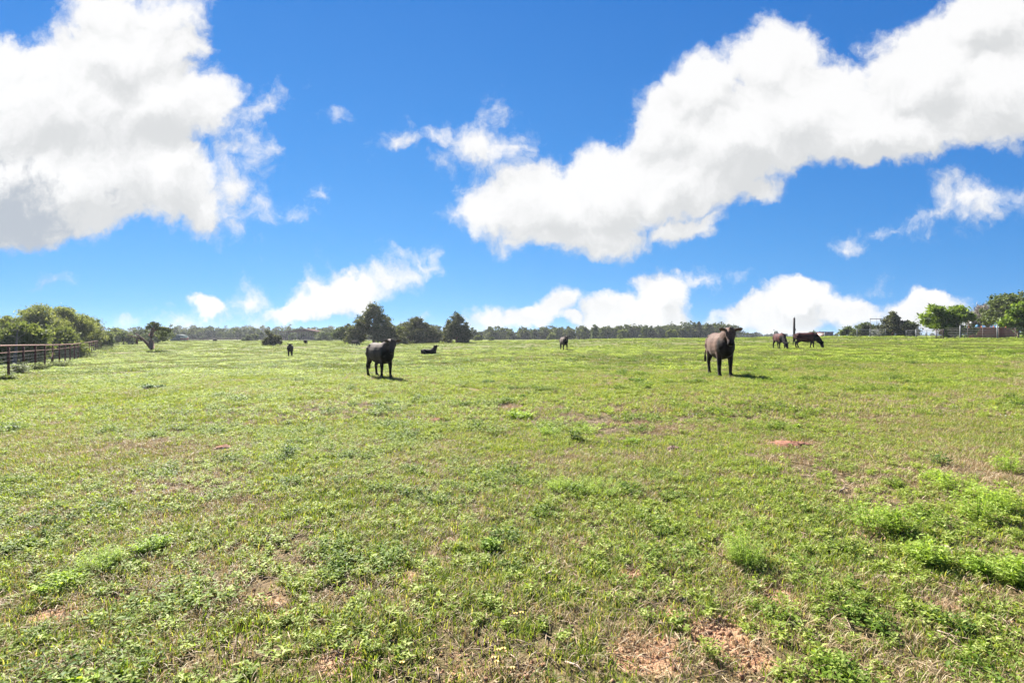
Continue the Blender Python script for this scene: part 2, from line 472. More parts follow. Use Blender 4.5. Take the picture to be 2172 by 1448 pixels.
# ------------------------------------------------------------------ grass: little plants scattered over the pasture
def blades(n, spread, h0, h1, w, lean=.6, seed=0, flat=False):
    """n tapering bent blades as 2 quads + tip"""
    r = np.random.default_rng(seed)
    a = r.random(n) * 2 * math.pi; d = np.sqrt(r.random(n)) * spread
    bx, by = d * np.cos(a), d * np.sin(a)
    th = r.random(n) * 2 * math.pi
    L = h0 + (h1 - h0) * r.random(n) ** 1.3
    ln = lean * (0.25 + r.random(n))
    ww = w * (.6 + .8 * r.random(n))
    V = np.zeros((n, 7, 3))
    dx, dy = np.cos(th), np.sin(th)
    sx, sy = -dy, dx
    for j, (s, wid) in enumerate([(0, 1.0), (.4, .95), (.75, .62)]):
        ho = L * ln * s * s
        z = L * s * np.sqrt(np.clip(1 - (ln * s) ** 2 * .35, .1, 1))
        for q, sg in enumerate((-1, 1)):
            V[:, j * 2 + q, 0] = bx + dx * ho + sx * ww * wid * sg * .5
            V[:, j * 2 + q, 1] = by + dy * ho + sy * ww * wid * sg * .5
            V[:, j * 2 + q, 2] = z - (0.01 if j == 0 else 0)
    V[:, 6, 0] = bx + dx * L * ln; V[:, 6, 1] = by + dy * L * ln
    V[:, 6, 2] = L * np.sqrt(np.clip(1 - ln ** 2 * .35, .1, 1))
    i = np.arange(n)[:, None] * 7
    q1 = i + np.array([[0, 1, 3, 2]]); q2 = i + np.array([[2, 3, 5, 4]]); t3 = i + np.array([[4, 5, 6]])
    return V.reshape(-1, 3), [np.concatenate([q1, q2]), t3]

def leaves(P0, D, L, Wd, droop=.25, seed=0):
    """pointed leaves folded on the midrib; P0 base points, D unit directions"""
    r = np.random.default_rng(seed)
    n = len(P0)
    D = D / (np.linalg.norm(D, axis=1)[:, None] + 1e-9)
    U = np.tile([0., 0., 1.], (n, 1)) + r.normal(0, .25, (n, 3))
    S = np.cross(D, U); S /= np.linalg.norm(S, axis=1)[:, None] + 1e-9
    N = np.cross(S, D)
    L = np.broadcast_to(L, n)[:, None]; Wd = np.broadcast_to(Wd, n)[:, None]
    mid = P0 + D * L * .45
    tip = P0 + D * L - np.array([0, 0, 1]) * L * droop
    V = np.stack([P0, mid + S * Wd * .5 + N * Wd * .12, tip, mid - S * Wd * .5 + N * Wd * .12, mid - N * Wd * .04], 1)
    i = np.arange(n)[:, None] * 5
    Fc = np.concatenate([i + np.array([[0, 1, 4]]), i + np.array([[1, 2, 4]]), i + np.array([[2, 3, 4]]), i + np.array([[3, 0, 4]])])
    return V.reshape(-1, 3), Fc

def forb(n_stem, spread, h, L, Wd, per=7, seed=0, dome=1.0, stemw=.003):
    """leafy weed: stems with pairs of pointed leaves"""
    r = np.random.default_rng(seed)
    P, D, SV, SF = [], [], [], []
    for s in range(n_stem):
        a = r.random() * 6.283; d = math.sqrt(r.random()) * spread
        b = np.array([d * math.cos(a) * .45, d * math.sin(a) * .45, -.01])
        hh = h * (.65 + .5 * r.random()) * (1 - .45 * dome * (d / (spread + 1e-6)) ** 2)
        tp = np.array([d * math.cos(a) * 1.1, d * math.sin(a) * 1.1, hh])
        k = len(SV) * 1
        w = np.array([-math.sin(a), math.cos(a), 0]) * stemw * .5
        SV += [b - w, b + w, tp + w * .5, tp - w * .5]
        SF.append([len(SV) - 4, len(SV) - 3, len(SV) - 2, len(SV) - 1])
        ph = r.random() * 6.283
        for j in range(per):
            f = .25 + .75 * (j + r.random() * .5) / per
            c = b + (tp - b) * min(f, 1.0)
            ph += 2.4
            el = .15 + .8 * f * r.random()
            P.append(c); D.append([math.cos(ph) * math.cos(el), math.sin(ph) * math.cos(el), math.sin(el)])
    n = len(P)
    V, Fc = leaves(np.array(P), np.array(D), L * (.6 + .7 * r.random(n)), Wd * (.7 + .6 * r.random(n)), .2, seed + 1)
    return np.concatenate([V, np.array(SV)]), [Fc, np.array(SF) + len(V)]

m_grass = leaf_mat('grass_blade', (.12, .185, .022), (.195, .265, .038), (.33, .30, .11), .9, .45)
m_grass_far = leaf_mat('pasture_blade', (.076, .115, .012), (.118, .158, .020), (.19, .19, .055), .35, .42)
m_clump = leaf_mat('clover_leaf', (.06, .12, .010), (.13, .205, .022), (.26, .31, .08), .9, .4, rough=.6, spec=.18)
m_pale = plain_mat('pale_seed_head', (.62, .62, .50), .7, scale=20, col2=(.50, .48, .34))
m_dry = leaf_mat('dry_grass_blade', (.36, .28, .15), (.27, .19, .10), (.50, .44, .29), 1.3, .3, tint=(1.1, 1.0, .7))
m_forb = leaf_mat('weed_leaf', (.14, .21, .022), (.22, .29, .04), (.38, .42, .15), 1.2, .42, rough=.6, spec=.18)
m_litter = plain_mat('dead_litter', (.42, .33, .22), .8, col2=(.20, .13, .08), scale=30)

proto = bpy.data.collections.new('ground_cover_sprigs')     # not linked: only instanced
PK = {}
def add_proto(key, V, Fc, mat):
    name = '%02d_%s' % (len(PK), key)
    o = bpy.data.objects.new(name, np_mesh(name, V, Fc, mat))
    proto.objects.link(o)
    PK[key] = len(PK)
for i in range(4):
    add_proto('turf_%d' % i, *blades(46, .085, .02, .065, .0042, .95, 10 + i), m_grass)
for i in range(2):
    add_proto('tuft_%d' % i, *blades(34, .04, .04, .13, .004, 1.0, 20 + i), m_grass)
for i in range(3):
    add_proto('dry_%d' % i, *blades(34, .09, .02, .075, .0034, 1.25, 30 + i), m_dry)
for i in range(4):
    add_proto('weed_%d' % i, *forb(6, .06, .075, .034, .013, 7, 40 + i), m_forb)
for i in range(2):
    add_proto('bushy_%d' % i, *forb(16, .12, .15, .04, .012, 9, 50 + i), m_forb)
# wide low mats for the farther pasture
for i in range(3):
    add_proto('mat_%d' % i, *blades(60, .34, .03, .10, .013, 1.0, 60 + i), m_grass_far)
for i in range(2):
    add_proto('drymat_%d' % i, *blades(46, .34, .03, .09, .011, 1.2, 70 + i), m_dry)
for i in range(2):
    add_proto('weedmat_%d' % i, *forb(22, .30, .10, .07, .03, 5, 80 + i, .3, .006), m_forb)
def litter(seed):
    r = np.random.default_rng(seed)
    b = MB()
    for q in range(5):
        a = r.random() * 6.28; c = np.array([*r.normal(0, .07, 2), .008 + .01 * r.random()]); l = .02 + .05 * r.random()
        d = np.array([math.cos(a), math.sin(a), .15 * r.normal()]) * l
        b.tube([c - d, c + [0, 0, .004], c + d], [.0012, .0028, .001], 4)
    return np.concatenate(b.v), [np.concatenate(x) for x in b.f.values()]
for i in range(2):
    add_proto('litter_%d' % i, *litter(90 + i), m_litter)
# wide coarse mats for the far pasture
for i in range(2):
    add_proto('far_%d' % i, *blades(60, 1.2, .05, .13, .05, .9, 100 + i), m_grass_far)
add_proto('farweed_0', *forb(30, .9, .16, .16, .07, 5, 105, .2, .01), m_forb)

for i in range(4):      # low domes of clover and ragweed
    add_proto('clump_%d' % i, *forb(42, .17 + .04 * i, .10 + .02 * (i % 2), .042, .017, 7, 110 + i, .75, .004), m_clump)
for i in range(2):
    add_proto('bigclump_%d' % i, *forb(60, .42, .17, .09, .035, 6, 120 + i, .8, .006), m_clump)
m_deep = leaf_mat('deep_green_weed', (.03, .075, .012), (.055, .11, .02), (.10, .16, .04), 1.5, .3, rough=.6, spec=.15)
for i in range(2):
    add_proto('deep_%d' % i, *forb(16, .09, .13, .045, .016, 7, 140 + i, .6, .004), m_deep)
m_clod = plain_mat('soil_crumbs', (.40, .25, .155), .95, scale=60, col2=(.20, .11, .065), spec=.1)
def clods(seed):
    r = np.random.default_rng(seed); b = MB()
    for q in range(16):
        c = np.array([*r.normal(0, .07, 2), .001]); h = .003 + .010 * r.random() ** 2
        d = np.array([r.normal(), r.normal(), .2]); d = d / np.linalg.norm(d) * h
        b.tube([c - d, c - d * .4, c + d * .5, c + d], [h * .35, h * (.8 + .5 * r.random()), h * (.7 + .5 * r.random()), h * .3], 6)
    return np.concatenate(b.v), [np.concatenate(x) for x in b.f.values()]
for i in range(2):
    add_proto('clod_%d' % i, *clods(150 + i), m_clod)
def specks(seed):
    r = np.random.default_rng(seed); b = MB()
    for q in range(4):
        c = np.array([*r.normal(0, .09, 2), .07 + .03 * r.random()])
        b.tube([c - [0, 0, .07], c], [.0012, .001], 3)
        b.tube([c, c + [0, 0, .006], c + [0, 0, .012]], [.004, .009, .003], 6)
    return np.concatenate(b.v), [np.concatenate(x) for x in b.f.values()]
add_proto('speck_0', *specks(130), m_pale)

def scatter_zone(y0, y1, per_m2, gen):
    """points in the wedge in front of the camera, widened so a step aside still stands in grass"""
    out = []
    area = 1.30 * (y1 ** 2 - y0 ** 2) + 2 * 3.0 * (y1 - y0)
    n = int(area * per_m2)
    y = np.sqrt(rng.random(n) * (y1 ** 2 - y0 ** 2) + y0 ** 2)
    x = (rng.random(n) * 2 - 1) * (y * 1.30 + 3.0)
    return x, y
PX, PY, PI_, PS = [], [], [], []
def put(x, y, idx, sc):
    PX.append(x); PY.append(y); PI_.append(idx); PS.append(sc)
def pick(keys, n):
    ids = np.array([PK[k] for k in keys])
    return ids[rng.integers(0, len(ids), n)]
def green_amt(x, y): return fbm(x * .55 + 7, y * .55 + 2, 4)
def weed_amt(x, y): return fbm(x * .42 + 90, y * .42 + 33, 4)
def dry_amt(x, y): return fbm(x * .7 + 50, y * .7 + 71, 4)
TU = ['turf_%d' % i for i in range(4)]; TF = ['tuft_0', 'tuft_1']; DR = ['dry_%d' % i for i in range(3)]
WD = ['weed_%d' % i for i in range(4)]; BU = ['bushy_0', 'bushy_1']
def grow(y0, y1, dens, keys, base, ctrl=None, lo=0., hi=1., keepbare=.0, smin=.7, smax=1.3):
    x, y = scatter_zone(y0, y1, dens, None)
    p = np.ones(len(x))
    if ctrl is not None:
        p = np.clip((ctrl(x, y) - lo) / (hi - lo), 0, 1)
    p = p * (1 - (1 - keepbare) * np.clip(bareness(x, y) * 1.15, 0, .95))
    m = rng.random(len(x)) < p
    x, y = x[m], y[m]
    put(x, y, pick(keys, len(x)), base * (smin + (smax - smin) * rng.random(len(x))))
left_w = lambda x, y: weed_amt(x, y) + np.clip(-x * .03, -.08, .12)
right_w = lambda x, y: weed_amt(x + 30, y) + np.clip((x - 1.5) * .06, -.1, .12)
# 1.2 to 9 m
grow(1.2, 9, 200, TU, 1.0, green_amt, .22, .55, keepbare=.12)
grow(1.2, 9, 20, TF, .8, green_amt, .40, .70)
grow(1.2, 9, 170, DR, 1.0, dry_amt, .30, .62, keepbare=.55)
grow(1.2, 9, 105, WD, .9, left_w, .38, .60)
grow(1.2, 9, 5, BU, .55, right_w, .52, .68)
grow(1.2, 12, 75, ['litter_0', 'litter_1'], 1.0, None, keepbare=1.0)
tx = lambda x, y: fbm(x * .95 + 11, y * .95 + 61, 4)
CL4 = ['clump_%d' % i for i in range(4)]
grow(1.2, 9, 5, CL4, .75, left_w, .44, .62)
grow(8, 30, 3.6, CL4, 1.0, tx, .50, .66, smin=.5, smax=1.4)
grow(26, 90, .55, ['bigclump_0', 'bigclump_1'], .8, tx, .48, .66, smin=.4, smax=1.2)
grow(6, 70, .35, ['deep_0', 'deep_1'], .9, tx, .45, .7, smin=.4, smax=1.6)
grow(3, 30, .5, ['speck_0'], 1.0, tx, .45, .75)
grow(1.2, 14, 150, ['clod_0', 'clod_1'], 1.0, bareness, .12, .5, keepbare=1.0)
# 9 to 24 m
grow(9, 24, 52, TU, 1.35, green_amt, .2, .55)
grow(9, 24, 30, DR, 1.3, dry_amt, .40, .62, keepbare=.35)
grow(9, 24, 26, WD, 1.25, left_w, .38, .60)
grow(9, 24, 2.6, BU, .75, weed_amt, .48, .64)
grow(9, 24, 4, TF, 1.0, green_amt, .42, .7)
# 20 to 60 m
grow(20, 60, 8, ['mat_0', 'mat_1', 'mat_2'], 1.0, green_amt, .15, .5)
grow(20, 60, 2.4, ['drymat_0', 'drymat_1'], 1.0, dry_amt, .42, .62)
grow(20, 60, 2.6, ['weedmat_0', 'weedmat_1'], 1.0, weed_amt, .42, .62)
grow(24, 60, .35, BU, 1.1, weed_amt, .5, .64)
# 60 to 210 m
grow(55, 210, .45, ['far_0', 'far_1'], 1.0, green_amt, .2, .5)
grow(55, 160, .12, ['farweed_0'], 1.0, weed_amt, .45, .62)
px = np.concatenate(PX); py = np.concatenate(PY); pi = np.concatenate(PI_); ps = np.concatenate(PS)
pz = T(px, py)
me = bpy.data.meshes.new('grass')
me.vertices.add(len(px))
me.vertices.foreach_set('co', np.stack([px, py, pz], 1).astype(np.float32).ravel())
for nm, ty, arr in (('idx', 'INT', pi.astype(np.int32)), ('sc', 'FLOAT', ps.astype(np.float32)), ('rz', 'FLOAT', (rng.random(len(px)) * 6.2832).astype(np.float32))):
    a_ = me.attributes.new(nm, ty, 'POINT'); a_.data.foreach_set('value', arr)
o_grass = obj('grass', me)
tag(o_grass, 'short green pasture grass mixed with weeds and dry blades', 'grass', kind='stuff')
ng = bpy.data.node_groups.new('scatter_sprigs', 'GeometryNodeTree')
ng.interface.new_socket('Geometry', in_out='INPUT', socket_type='NodeSocketGeometry')
ng.interface.new_socket('Geometry', in_out='OUTPUT', socket_type='NodeSocketGeometry')
gi = ng.nodes.new('NodeGroupInput'); go = ng.nodes.new('NodeGroupOutput')
ip = ng.nodes.new('GeometryNodeInstanceOnPoints')
ci = ng.nodes.new('GeometryNodeCollectionInfo')
ci.inputs['Collection'].default_value = proto
ci.inputs['Separate Children'].default_value = True
ci.inputs['Reset Children'].default_value = True
def attr(nm, ty):
    a = ng.nodes.new('GeometryNodeInputNamedAttribute'); a.data_type = ty
    a.inputs[0].default_value = nm
    return a.outputs[0]
L_ = ng.links.new
m2p = ng.nodes.new('GeometryNodeMeshToPoints')
L_(gi.outputs[0], m2p.inputs['Mesh'])
L_(m2p.outputs[0], ip.inputs['Points'])
L_(ci.outputs[0], ip.inputs['Instance'])
ip.inputs['Pick Instance'].default_value = True
L_(attr('idx', 'INT'), ip.inputs['Instance Index'])
L_(attr('sc', 'FLOAT'), ip.inputs['Scale'])
cx = ng.nodes.new('ShaderNodeCombineXYZ'); L_(attr('rz', 'FLOAT'), cx.inputs[2])
e2r = ng.nodes.new('FunctionNodeEulerToRotation'); L_(cx.outputs[0], e2r.inputs[0])
L_(e2r.outputs[0], ip.inputs['Rotation'])
L_(ip.outputs[0], go.inputs[0])
md = o_grass.modifiers.new('scatter', 'NODES'); md.node_group = ng
print('SPRIGS', len(px))
# ------------------------------------------------------------------ trees
m_bark = plain_mat('bark', (.16, .12, .085), .9, var=.45, scale=8, bump=.6, stretch=(1, 1, .25))
m_bark_red = plain_mat('cedar_bark', (.20, .105, .07), .9, var=.45, scale=7, bump=.7, stretch=(1, 1, .2))
m_bark_grey = plain_mat('grey_twigs', (.20, .17, .14), .9, var=.3, scale=9)
m_cedar = leaf_mat('cedar_foliage', (.058, .068, .032), (.09, .10, .045), (.15, .15, .085), .5, .25, rough=.7, spec=.15)
m_olive = leaf_mat('willow_foliage', (.125, .15, .058), (.18, .205, .085), (.26, .27, .15), .35, .42, rough=.7, spec=.15)
m_bright = leaf_mat('bright_green_foliage', (.075, .13, .016), (.125, .19, .026), (.19, .25, .05), .5, .45, rough=.6, spec=.2)
m_dark = leaf_mat('oak_foliage', (.055, .075, .03), (.09, .12, .04), (.14, .17, .07), .5, .3, rough=.65, spec=.2)
m_wood = leaf_mat('woodland_foliage', (.034, .048, .020), (.060, .080, .030), (.11, .12, .05), .06, .3, rough=.8, spec=.1)
m_bush = leaf_mat('bush_foliage', (.08, .11, .038), (.125, .155, .055), (.18, .20, .10), .6, .4, rough=.7, spec=.15)
m_twig = leaf_mat('bare_twig', (.20, .17, .14), (.26, .22, .185), (.32, .28, .24), .8, .15, rough=.9, spec=.1, tint=(1, 1, 1))

def cards(C, size, seed, stretch=1.6, upbias=0.0):
    """small pointed leaf sprays with centres C"""
    r = np.random.default_rng(seed)
    n = len(C)
    D = r.normal(0, 1, (n, 3)); D[:, 2] += upbias
    D /= np.linalg.norm(D, axis=1)[:, None]
    S = np.cross(D, r.normal(0, 1, (n, 3))); S /= np.linalg.norm(S, axis=1)[:, None]
    s = (size * (.55 + .9 * r.random(n)))[:, None]
    N = np.cross(S, D)
    V = np.stack([C - D * s * .5 * stretch, C + S * s * .45 + N * s * .1, C + D * s * .5 * stretch, C - S * s * .45 + N * s * .1], 1)
    i = np.arange(n)[:, None] * 4
    return V.reshape(-1, 3), i + np.array([[0, 1, 2, 3]])

def crown_points(lobes, n_clump, per, cr, seed, shell=.45):
    """clumps of points inside ellipsoid lobes (x,y,z,rx,ry,rz), thicker near the surface"""
    r = np.random.default_rng(seed)
    L = np.array(lobes, float)
    vol = (L[:, 3] * L[:, 4] * L[:, 5]) ** .67
    k = r.choice(len(L), n_clump, p=vol / vol.sum())
    d = r.normal(0, 1, (n_clump, 3)); d /= np.linalg.norm(d, axis=1)[:, None]
    q = (r.random(n_clump) ** shell)[:, None]
    cc = L[k, :3] + d * q * L[k, 3:6]
    size = cr * (.5 + r.random(n_clump))[:, None, None]
    P = cc[:, None, :] + r.normal(0, .5, (n_clump, per, 3)) * size * np.array([1, 1, .75])
    P = P.reshape(-1, 3)
    return P[P[:, 2] > .05], cc

def limbs(b, base_r, H, targets, seed, lean=(0, 0), kink=.12, seg=7, split=.3):
    """trunk from the ground up to H, limbs to the target points"""
    r = np.random.default_rng(seed)
    n = 7
    pts = [np.array([lean[0] * (i / (n - 1)) ** 1.2, lean[1] * (i / (n - 1)) ** 1.2, H * i / (n - 1)]) + (r.normal(0, kink * base_r * 2, 3) * [1, 1, 0] if 0 < i else 0) for i in range(n)]
    pts[0][2] = -.25
    rr = [base_r * (1.35 if i == 0 else 1 - .8 * i / (n - 1)) for i in range(n)]
    b.tube(pts, rr, seg + 2)
    for tg in targets:
        tg = np.array(tg, float)
        f = split + (.95 - split) * r.random()
        i = min(int(f * (n - 1)), n - 2)
        st = pts[i] + (pts[i + 1] - pts[i]) * (f * (n - 1) - i)
        if st[2] > tg[2]: st = pts[1] + (pts[2] - pts[1]) * r.random()
        m1 = st + (tg - st) * .4 + np.array([0, 0, .05 * H]) + r.normal(0, .03 * H, 3)
        m2 = st + (tg - st) * .75 + r.normal(0, .03 * H, 3)
        r0 = base_r * (1 - .8 * f) * .6
        b.tube([st, m1, m2, tg], [r0, r0 * .65, r0 * .4, r0 * .15], seg)
    return b

def make_tree(name, label, cat, u, Y, lobes, seed, leaf, bark, n_clump=160, per=34, cr=.5, size=.2, trunk_r=.18, trunk_h=None, ntarget=9,
              group=None, lean=(0, 0), shell=.45, upbias=.2, stretch=1.6, rz=0.0, skip=None):
    """lobes are in metres about the foot of the tree"""
    loc = at(u, Y)
    t = empty(name, loc, rz)
    tag(t, label, cat, group)
    Pp, cc = crown_points(lobes, n_clump, per, cr, seed, shell)
    if skip is not None: Pp = Pp[~skip(Pp)]
    V, Fc = cards(Pp, size, seed, stretch, upbias)
    obj('crown', np_mesh('crown', V, Fc, leaf), t)
    top = max(l[2] + l[5] for l in lobes)
    b = MB()
    r = np.random.default_rng(seed + 5)
    tg = cc[r.choice(len(cc), min(ntarget, len(cc)), replace=False)]
    limbs(b, trunk_r, (trunk_h or top * .75), tg, seed, lean)
    b.build('trunk', bark, t, True)
    return t

def cedar_lobes(W_, H, seed, base=-.04, pts=6, sharp=1.0):
    """broad cone of overlapping boughs with ragged spires"""
    r = np.random.default_rng(seed)
    L = []
    for i in range(26):
        f = (i + r.random()) / 26
        rad_ = W_ / 2 * (1 - f ** (1.15 * sharp)) * (.72 + .28 * r.random())
        a = i * 2.4 + r.random()
        d = rad_ * 1.02
        s = max(.21 * W_ * (1 - f * .78), .07 * W_)
        L.append((d * math.cos(a), d * math.sin(a), H * (base + .12) + H * (.80 - base) * f, s, s, s * 1.15))
    L.append((0, 0, H * .45, W_ * .26, W_ * .26, H * .36))
    for i in range(pts):
        a = r.random() * 6.28; d = W_ * .24 * r.random()
        L.append((d * math.cos(a), d * math.sin(a), H * (.90 - .9 * d / W_ + .03 * r.random()), W_ * .035, W_ * .035, H * .09))
    L.append((0, 0, H * .93, W_ * .03, W_ * .03, H * .07))
    return L
def round_lobes(W_, H, seed, n=12, base=.1, flat=1.0):
    r = np.random.default_rng(seed)
    L = [(0, 0, H * .52, W_ * .30, W_ * .30, H * .34)]
    for i in range(n):
        a = i * 2.4 + r.random(); f = r.random()
        d = W_ * .5 * (.45 + .32 * r.random()) * (1 - .45 * f)
        s = W_ * (.13 + .09 * r.random())
        L.append((d * math.cos(a), d * math.sin(a), H * (base + .14 + (.80 - base - .14) * f), s, s, min(s, H * .18)))
    L.append((0, 0, H * .82, W_ * .17, W_ * .17, H * .16))
    return L

# three big cedars in mid pasture
Y = 99; make_tree('cedar_tree', 'largest cedar in mid pasture, broad dark cone behind the grazing herd', 'tree', 793, Y, cedar_lobes(px_h(Y, 108), px_h(Y, 88), 1, pts=9, sharp=1.25), 1, m_cedar, m_bark_red, 460, 50, .5, .22, .26, group='cedars standing in the pasture')
Y = 112; make_tree('cedar_tree', 'low wide dark cedar with a sloping top, right of the largest cedar', 'tree', 882, Y, cedar_lobes(px_h(Y, 100), px_h(Y, 56), 2, pts=3) + [(1.6, 0, 2.0, 2.8, 2.2, 2.0), (-2.4, 0, 1.9, 2.4, 2.0, 1.8), (4.0, 0, 1.3, 1.2, 1.5, 1.3)], 2, m_cedar, m_bark_red, 480, 46, .5, .22, .24, group='cedars standing in the pasture')
Y = 110; make_tree('cedar_tree', 'egg shaped dark cedar standing alone left of the centre', 'tree', 968, Y, cedar_lobes(px_h(Y, 62), px_h(Y, 65), 3, sharp=1.5, pts=5), 3, m_cedar, m_bark_red, 340, 50, .45, .21, .24, group='cedars standing in the pasture')
Y = 104; make_tree('cedar_tree', 'short lighter cedar filling the gap beside the largest cedar', 'tree', 843, Y, round_lobes(px_h(Y, 40), px_h(Y, 38), 4), 4, m_bush, m_bark_red, 80, 34, .36, .2, .14, group='cedars standing in the pasture')
Y = 118; make_tree('cedar_tree', 'small dark cedar crowding the left edge of the largest cedar', 'tree', 730, Y + 8, round_lobes(px_h(Y, 66), px_h(Y, 38), 5), 5, m_dark, m_bark_red, 150, 38, .42, .24, .16, group='cedars standing in the pasture')
Y = 92; make_tree('cedar_tree', 'small bushy cedar with a crooked tip left of the far barn', 'tree', 579, Y, round_lobes(px_h(Y, 46), px_h(Y, 22), 6, base=.0) + [(-.5, 0, px_h(Y, 24), .5, .5, .5), (-.9, 0, px_h(Y, 29), .22, .22, .4)], 6, m_cedar, m_bark_red, 110, 40, .3, .18, .2, group='cedars standing in the pasture')
make_tree('cedar_tree', 'small dark cedar just right of the low wide cedar', 'tree', 933, 128, round_lobes(3.6, 2.6, 7), 7, m_cedar, m_bark_red, 60, 30, .32, .22, .1, group='cedars standing in the pasture')

# leafy trees behind the pipe fence
lt = [(22, 62, 150, 66, m_olive, 'pale green wispy tree at the left edge behind the pipe fence'),
      (85, 66, 130, 90, m_olive, 'tallest pale green tree behind the pipe fence with open branches'),
      (140, 70, 105, 84, m_olive, 'rounded pale green tree behind the middle of the pipe fence'),
      (182, 76, 75, 64, m_olive, 'lower pale green tree at the far end of the leafy row'),
      (45, 40, 105, 60, m_bush, 'bushy green thicket tree just behind the nearest fence posts'),
      (125, 52, 100, 48, m_bush, 'low spreading thicket tree behind the fence below the tallest tree')]
for i, (u, Y, wpx, hpx, mt, lb) in enumerate(lt):
    W_, H = px_h(Y, wpx), px_h(Y, hpx) + .9
    lob = round_lobes(W_, H, 20 + i, 16, .02) + [(-W_ * .2, 0, H * .28, W_ * .25, W_ * .2, H * .25), (W_ * .2, 0, H * .28, W_ * .25, W_ * .2, H * .25)]
    make_tree('leafy_tree', lb, 'tree', u, Y, lob, 20 + i, mt, m_bark_grey, 640, 44, .5, .105, .16, ntarget=26, group='leafy trees behind the pipe fence', shell=.6, upbias=.8, stretch=2.8)
Y = 84; make_tree('cedar_tree', 'dark green cedar at the end of the leafy row behind the fence', 'tree', 224, Y, round_lobes(px_h(Y, 38), px_h(Y, 38), 30, base=0), 30, m_dark, m_bark, 110, 36, .32, .18, .16)
for i, (u, Y, wpx, hpx, lb) in enumerate([(262, 120, 60, 26, 'low green tree beyond the fence, between the cedar and the leaning tree'), (245, 150, 70, 30, 'far green tree over the end of the pipe fence'), (215, 98, 46, 26, 'bushy green tree behind the far fence posts, under the dark cedar'),
                                          (335, 138, 74, 34, 'dark blue-green tree right behind the leaning tree'), (300, 170, 66, 30, 'grey green tree left of the leaning tree trunk, beyond the pasture')]):
    make_tree('leafy_tree', lb, 'tree', u, Y, round_lobes(px_h(Y, wpx), px_h(Y, hpx) + .3, 33 + i, base=0), 33 + i, m_dark if i > 2 else m_bush, m_bark, 130, 34, .5, .26, .16, group='trees at the far left of the pasture')

# leaning half-dead tree
loc = ground_at(321, 744)
tr = empty('leaning_tree', loc)
tag(tr, 'leaning half-dead tree with red trunk, bare forked limb and tattered dark top', 'tree')
s_ = loc.y / F
def q(u, v, dy=0.0): return ((u - 321) * s_, dy, (744 - v) * s_)
b = MB()
b.tube([q(321, 748), q(321.5, 738), q(321, 725), q(320, 712), q(323, 703), q(326, 695), q(324, 688)], [.42, .34, .30, .26, .23, .15, .06], 12)
b.tube([q(320, 738), q(314, 728, -.2), q(306, 718, -.4), q(299, 712, -.5), q(294, 707, -.6)], [.22, .19, .15, .10, .04], 9)
b.tube([q(309, 722, -.3), q(298, 716, -.7), q(288, 712, -.9), q(281, 710, -1.0)], [.13, .10, .07, .03], 8)
b.tube([q(299, 716, -.6), q(298.5, 722, -.7), q(299, 729, -.75)], [.10, .13, .16], 8)
b.tube([q(323, 703), q(334, 697, .2), q(346, 694, .3), q(358, 697, .4), q(364, 702, .4)], [.17, .13, .10, .07, .03], 8)
b.tube([q(324, 698), q(317, 695, .1), q(313, 699, .2)], [.12, .08, .04], 7)
b.tube([q(325, 697), q(329, 690, -.2), q(332, 685, -.3)], [.12, .08, .03], 7)
b.build('trunk', m_bark_red, tr, True)
lob = [(*q(324, 689), .75, .7, .42), (*q(331, 691), .6, .6, .4), (*q(318, 694), .5, .5, .25), (*q(326, 684), .18, .2, .16), (*q(334, 686), .12, .2, .16), (*q(314, 697), .25, .2, .22),
       (*q(340, 695), .7, .5, .18), (*q(350, 698), .7, .5, .2), (*q(359, 701), .5, .4, .18), (*q(340, 702, .8), .8, .7, .5), (*q(335, 712, 1.2), .9, .8, .9)]
Pp, _ = crown_points(lob, 130, 22, .2, 71)
V, Fc = cards(Pp, .13, 71)
obj('crown', np_mesh('crown', V, Fc, m_dark), tr)

# right hand side
for (u, Y, lob, seed, mt, bk, nc, per, cr, sz, lb, nm) in [
    (1836, 100, round_lobes(px_h(100, 60), px_h(100, 38) - .6, 40, 14, .0), 40, m_dark, m_bark, 170, 38, .42, .2, 'round dark tree behind the open tube gate', 'oak_tree'),
    (1800, 108, round_lobes(px_h(100, 46), px_h(100, 22), 41, 12, .0), 41, m_dark, m_bark, 120, 34, .42, .22, 'low dark tree beside the pink shed', 'oak_tree'),
    (1872, 106, round_lobes(px_h(100, 36), px_h(100, 20), 46, 12, .0), 46, m_dark, m_bark, 100, 34, .4, .22, 'small dark tree right behind the gate panel', 'oak_tree'),
    (1893, 92, cedar_lobes(px_h(92, 60), px_h(92, 59) - .2, 42, base=-.02, pts=6), 42, m_cedar, m_bark_red, 220, 44, .36, .19, 'pointed dark cedar between the two gates', 'cedar_tree'),
    (1927, 90, round_lobes(px_h(90, 46), px_h(90, 33), 43, 12, .0), 43, m_dark, m_bark, 130, 36, .36, .19, 'low dark tree leaning against the pointed cedar', 'oak_tree'),
    (1915, 95, round_lobes(px_h(90, 40), px_h(90, 26), 47, 12, .0), 47, m_cedar, m_bark, 90, 36, .36, .2, 'dark bush under the right side of the pointed cedar', 'oak_tree'),
    (2140, 75, round_lobes(px_h(75, 110), px_h(75, 98), 44, 16, .2) + [(px_h(75, 20), 0, px_h(75, 80), 1.6, 1.4, 1.3)], 44, m_dark, m_bark, 330, 40, .38, .19, 'tall dark tree at the right edge behind the red board fence', 'oak_tree')]:
    make_tree(nm, lb, 'tree', u, Y, lob, seed, mt, bk, nc, per, cr, sz, .2, group='trees along the far fence line')
Y = 66; s_ = Y / F
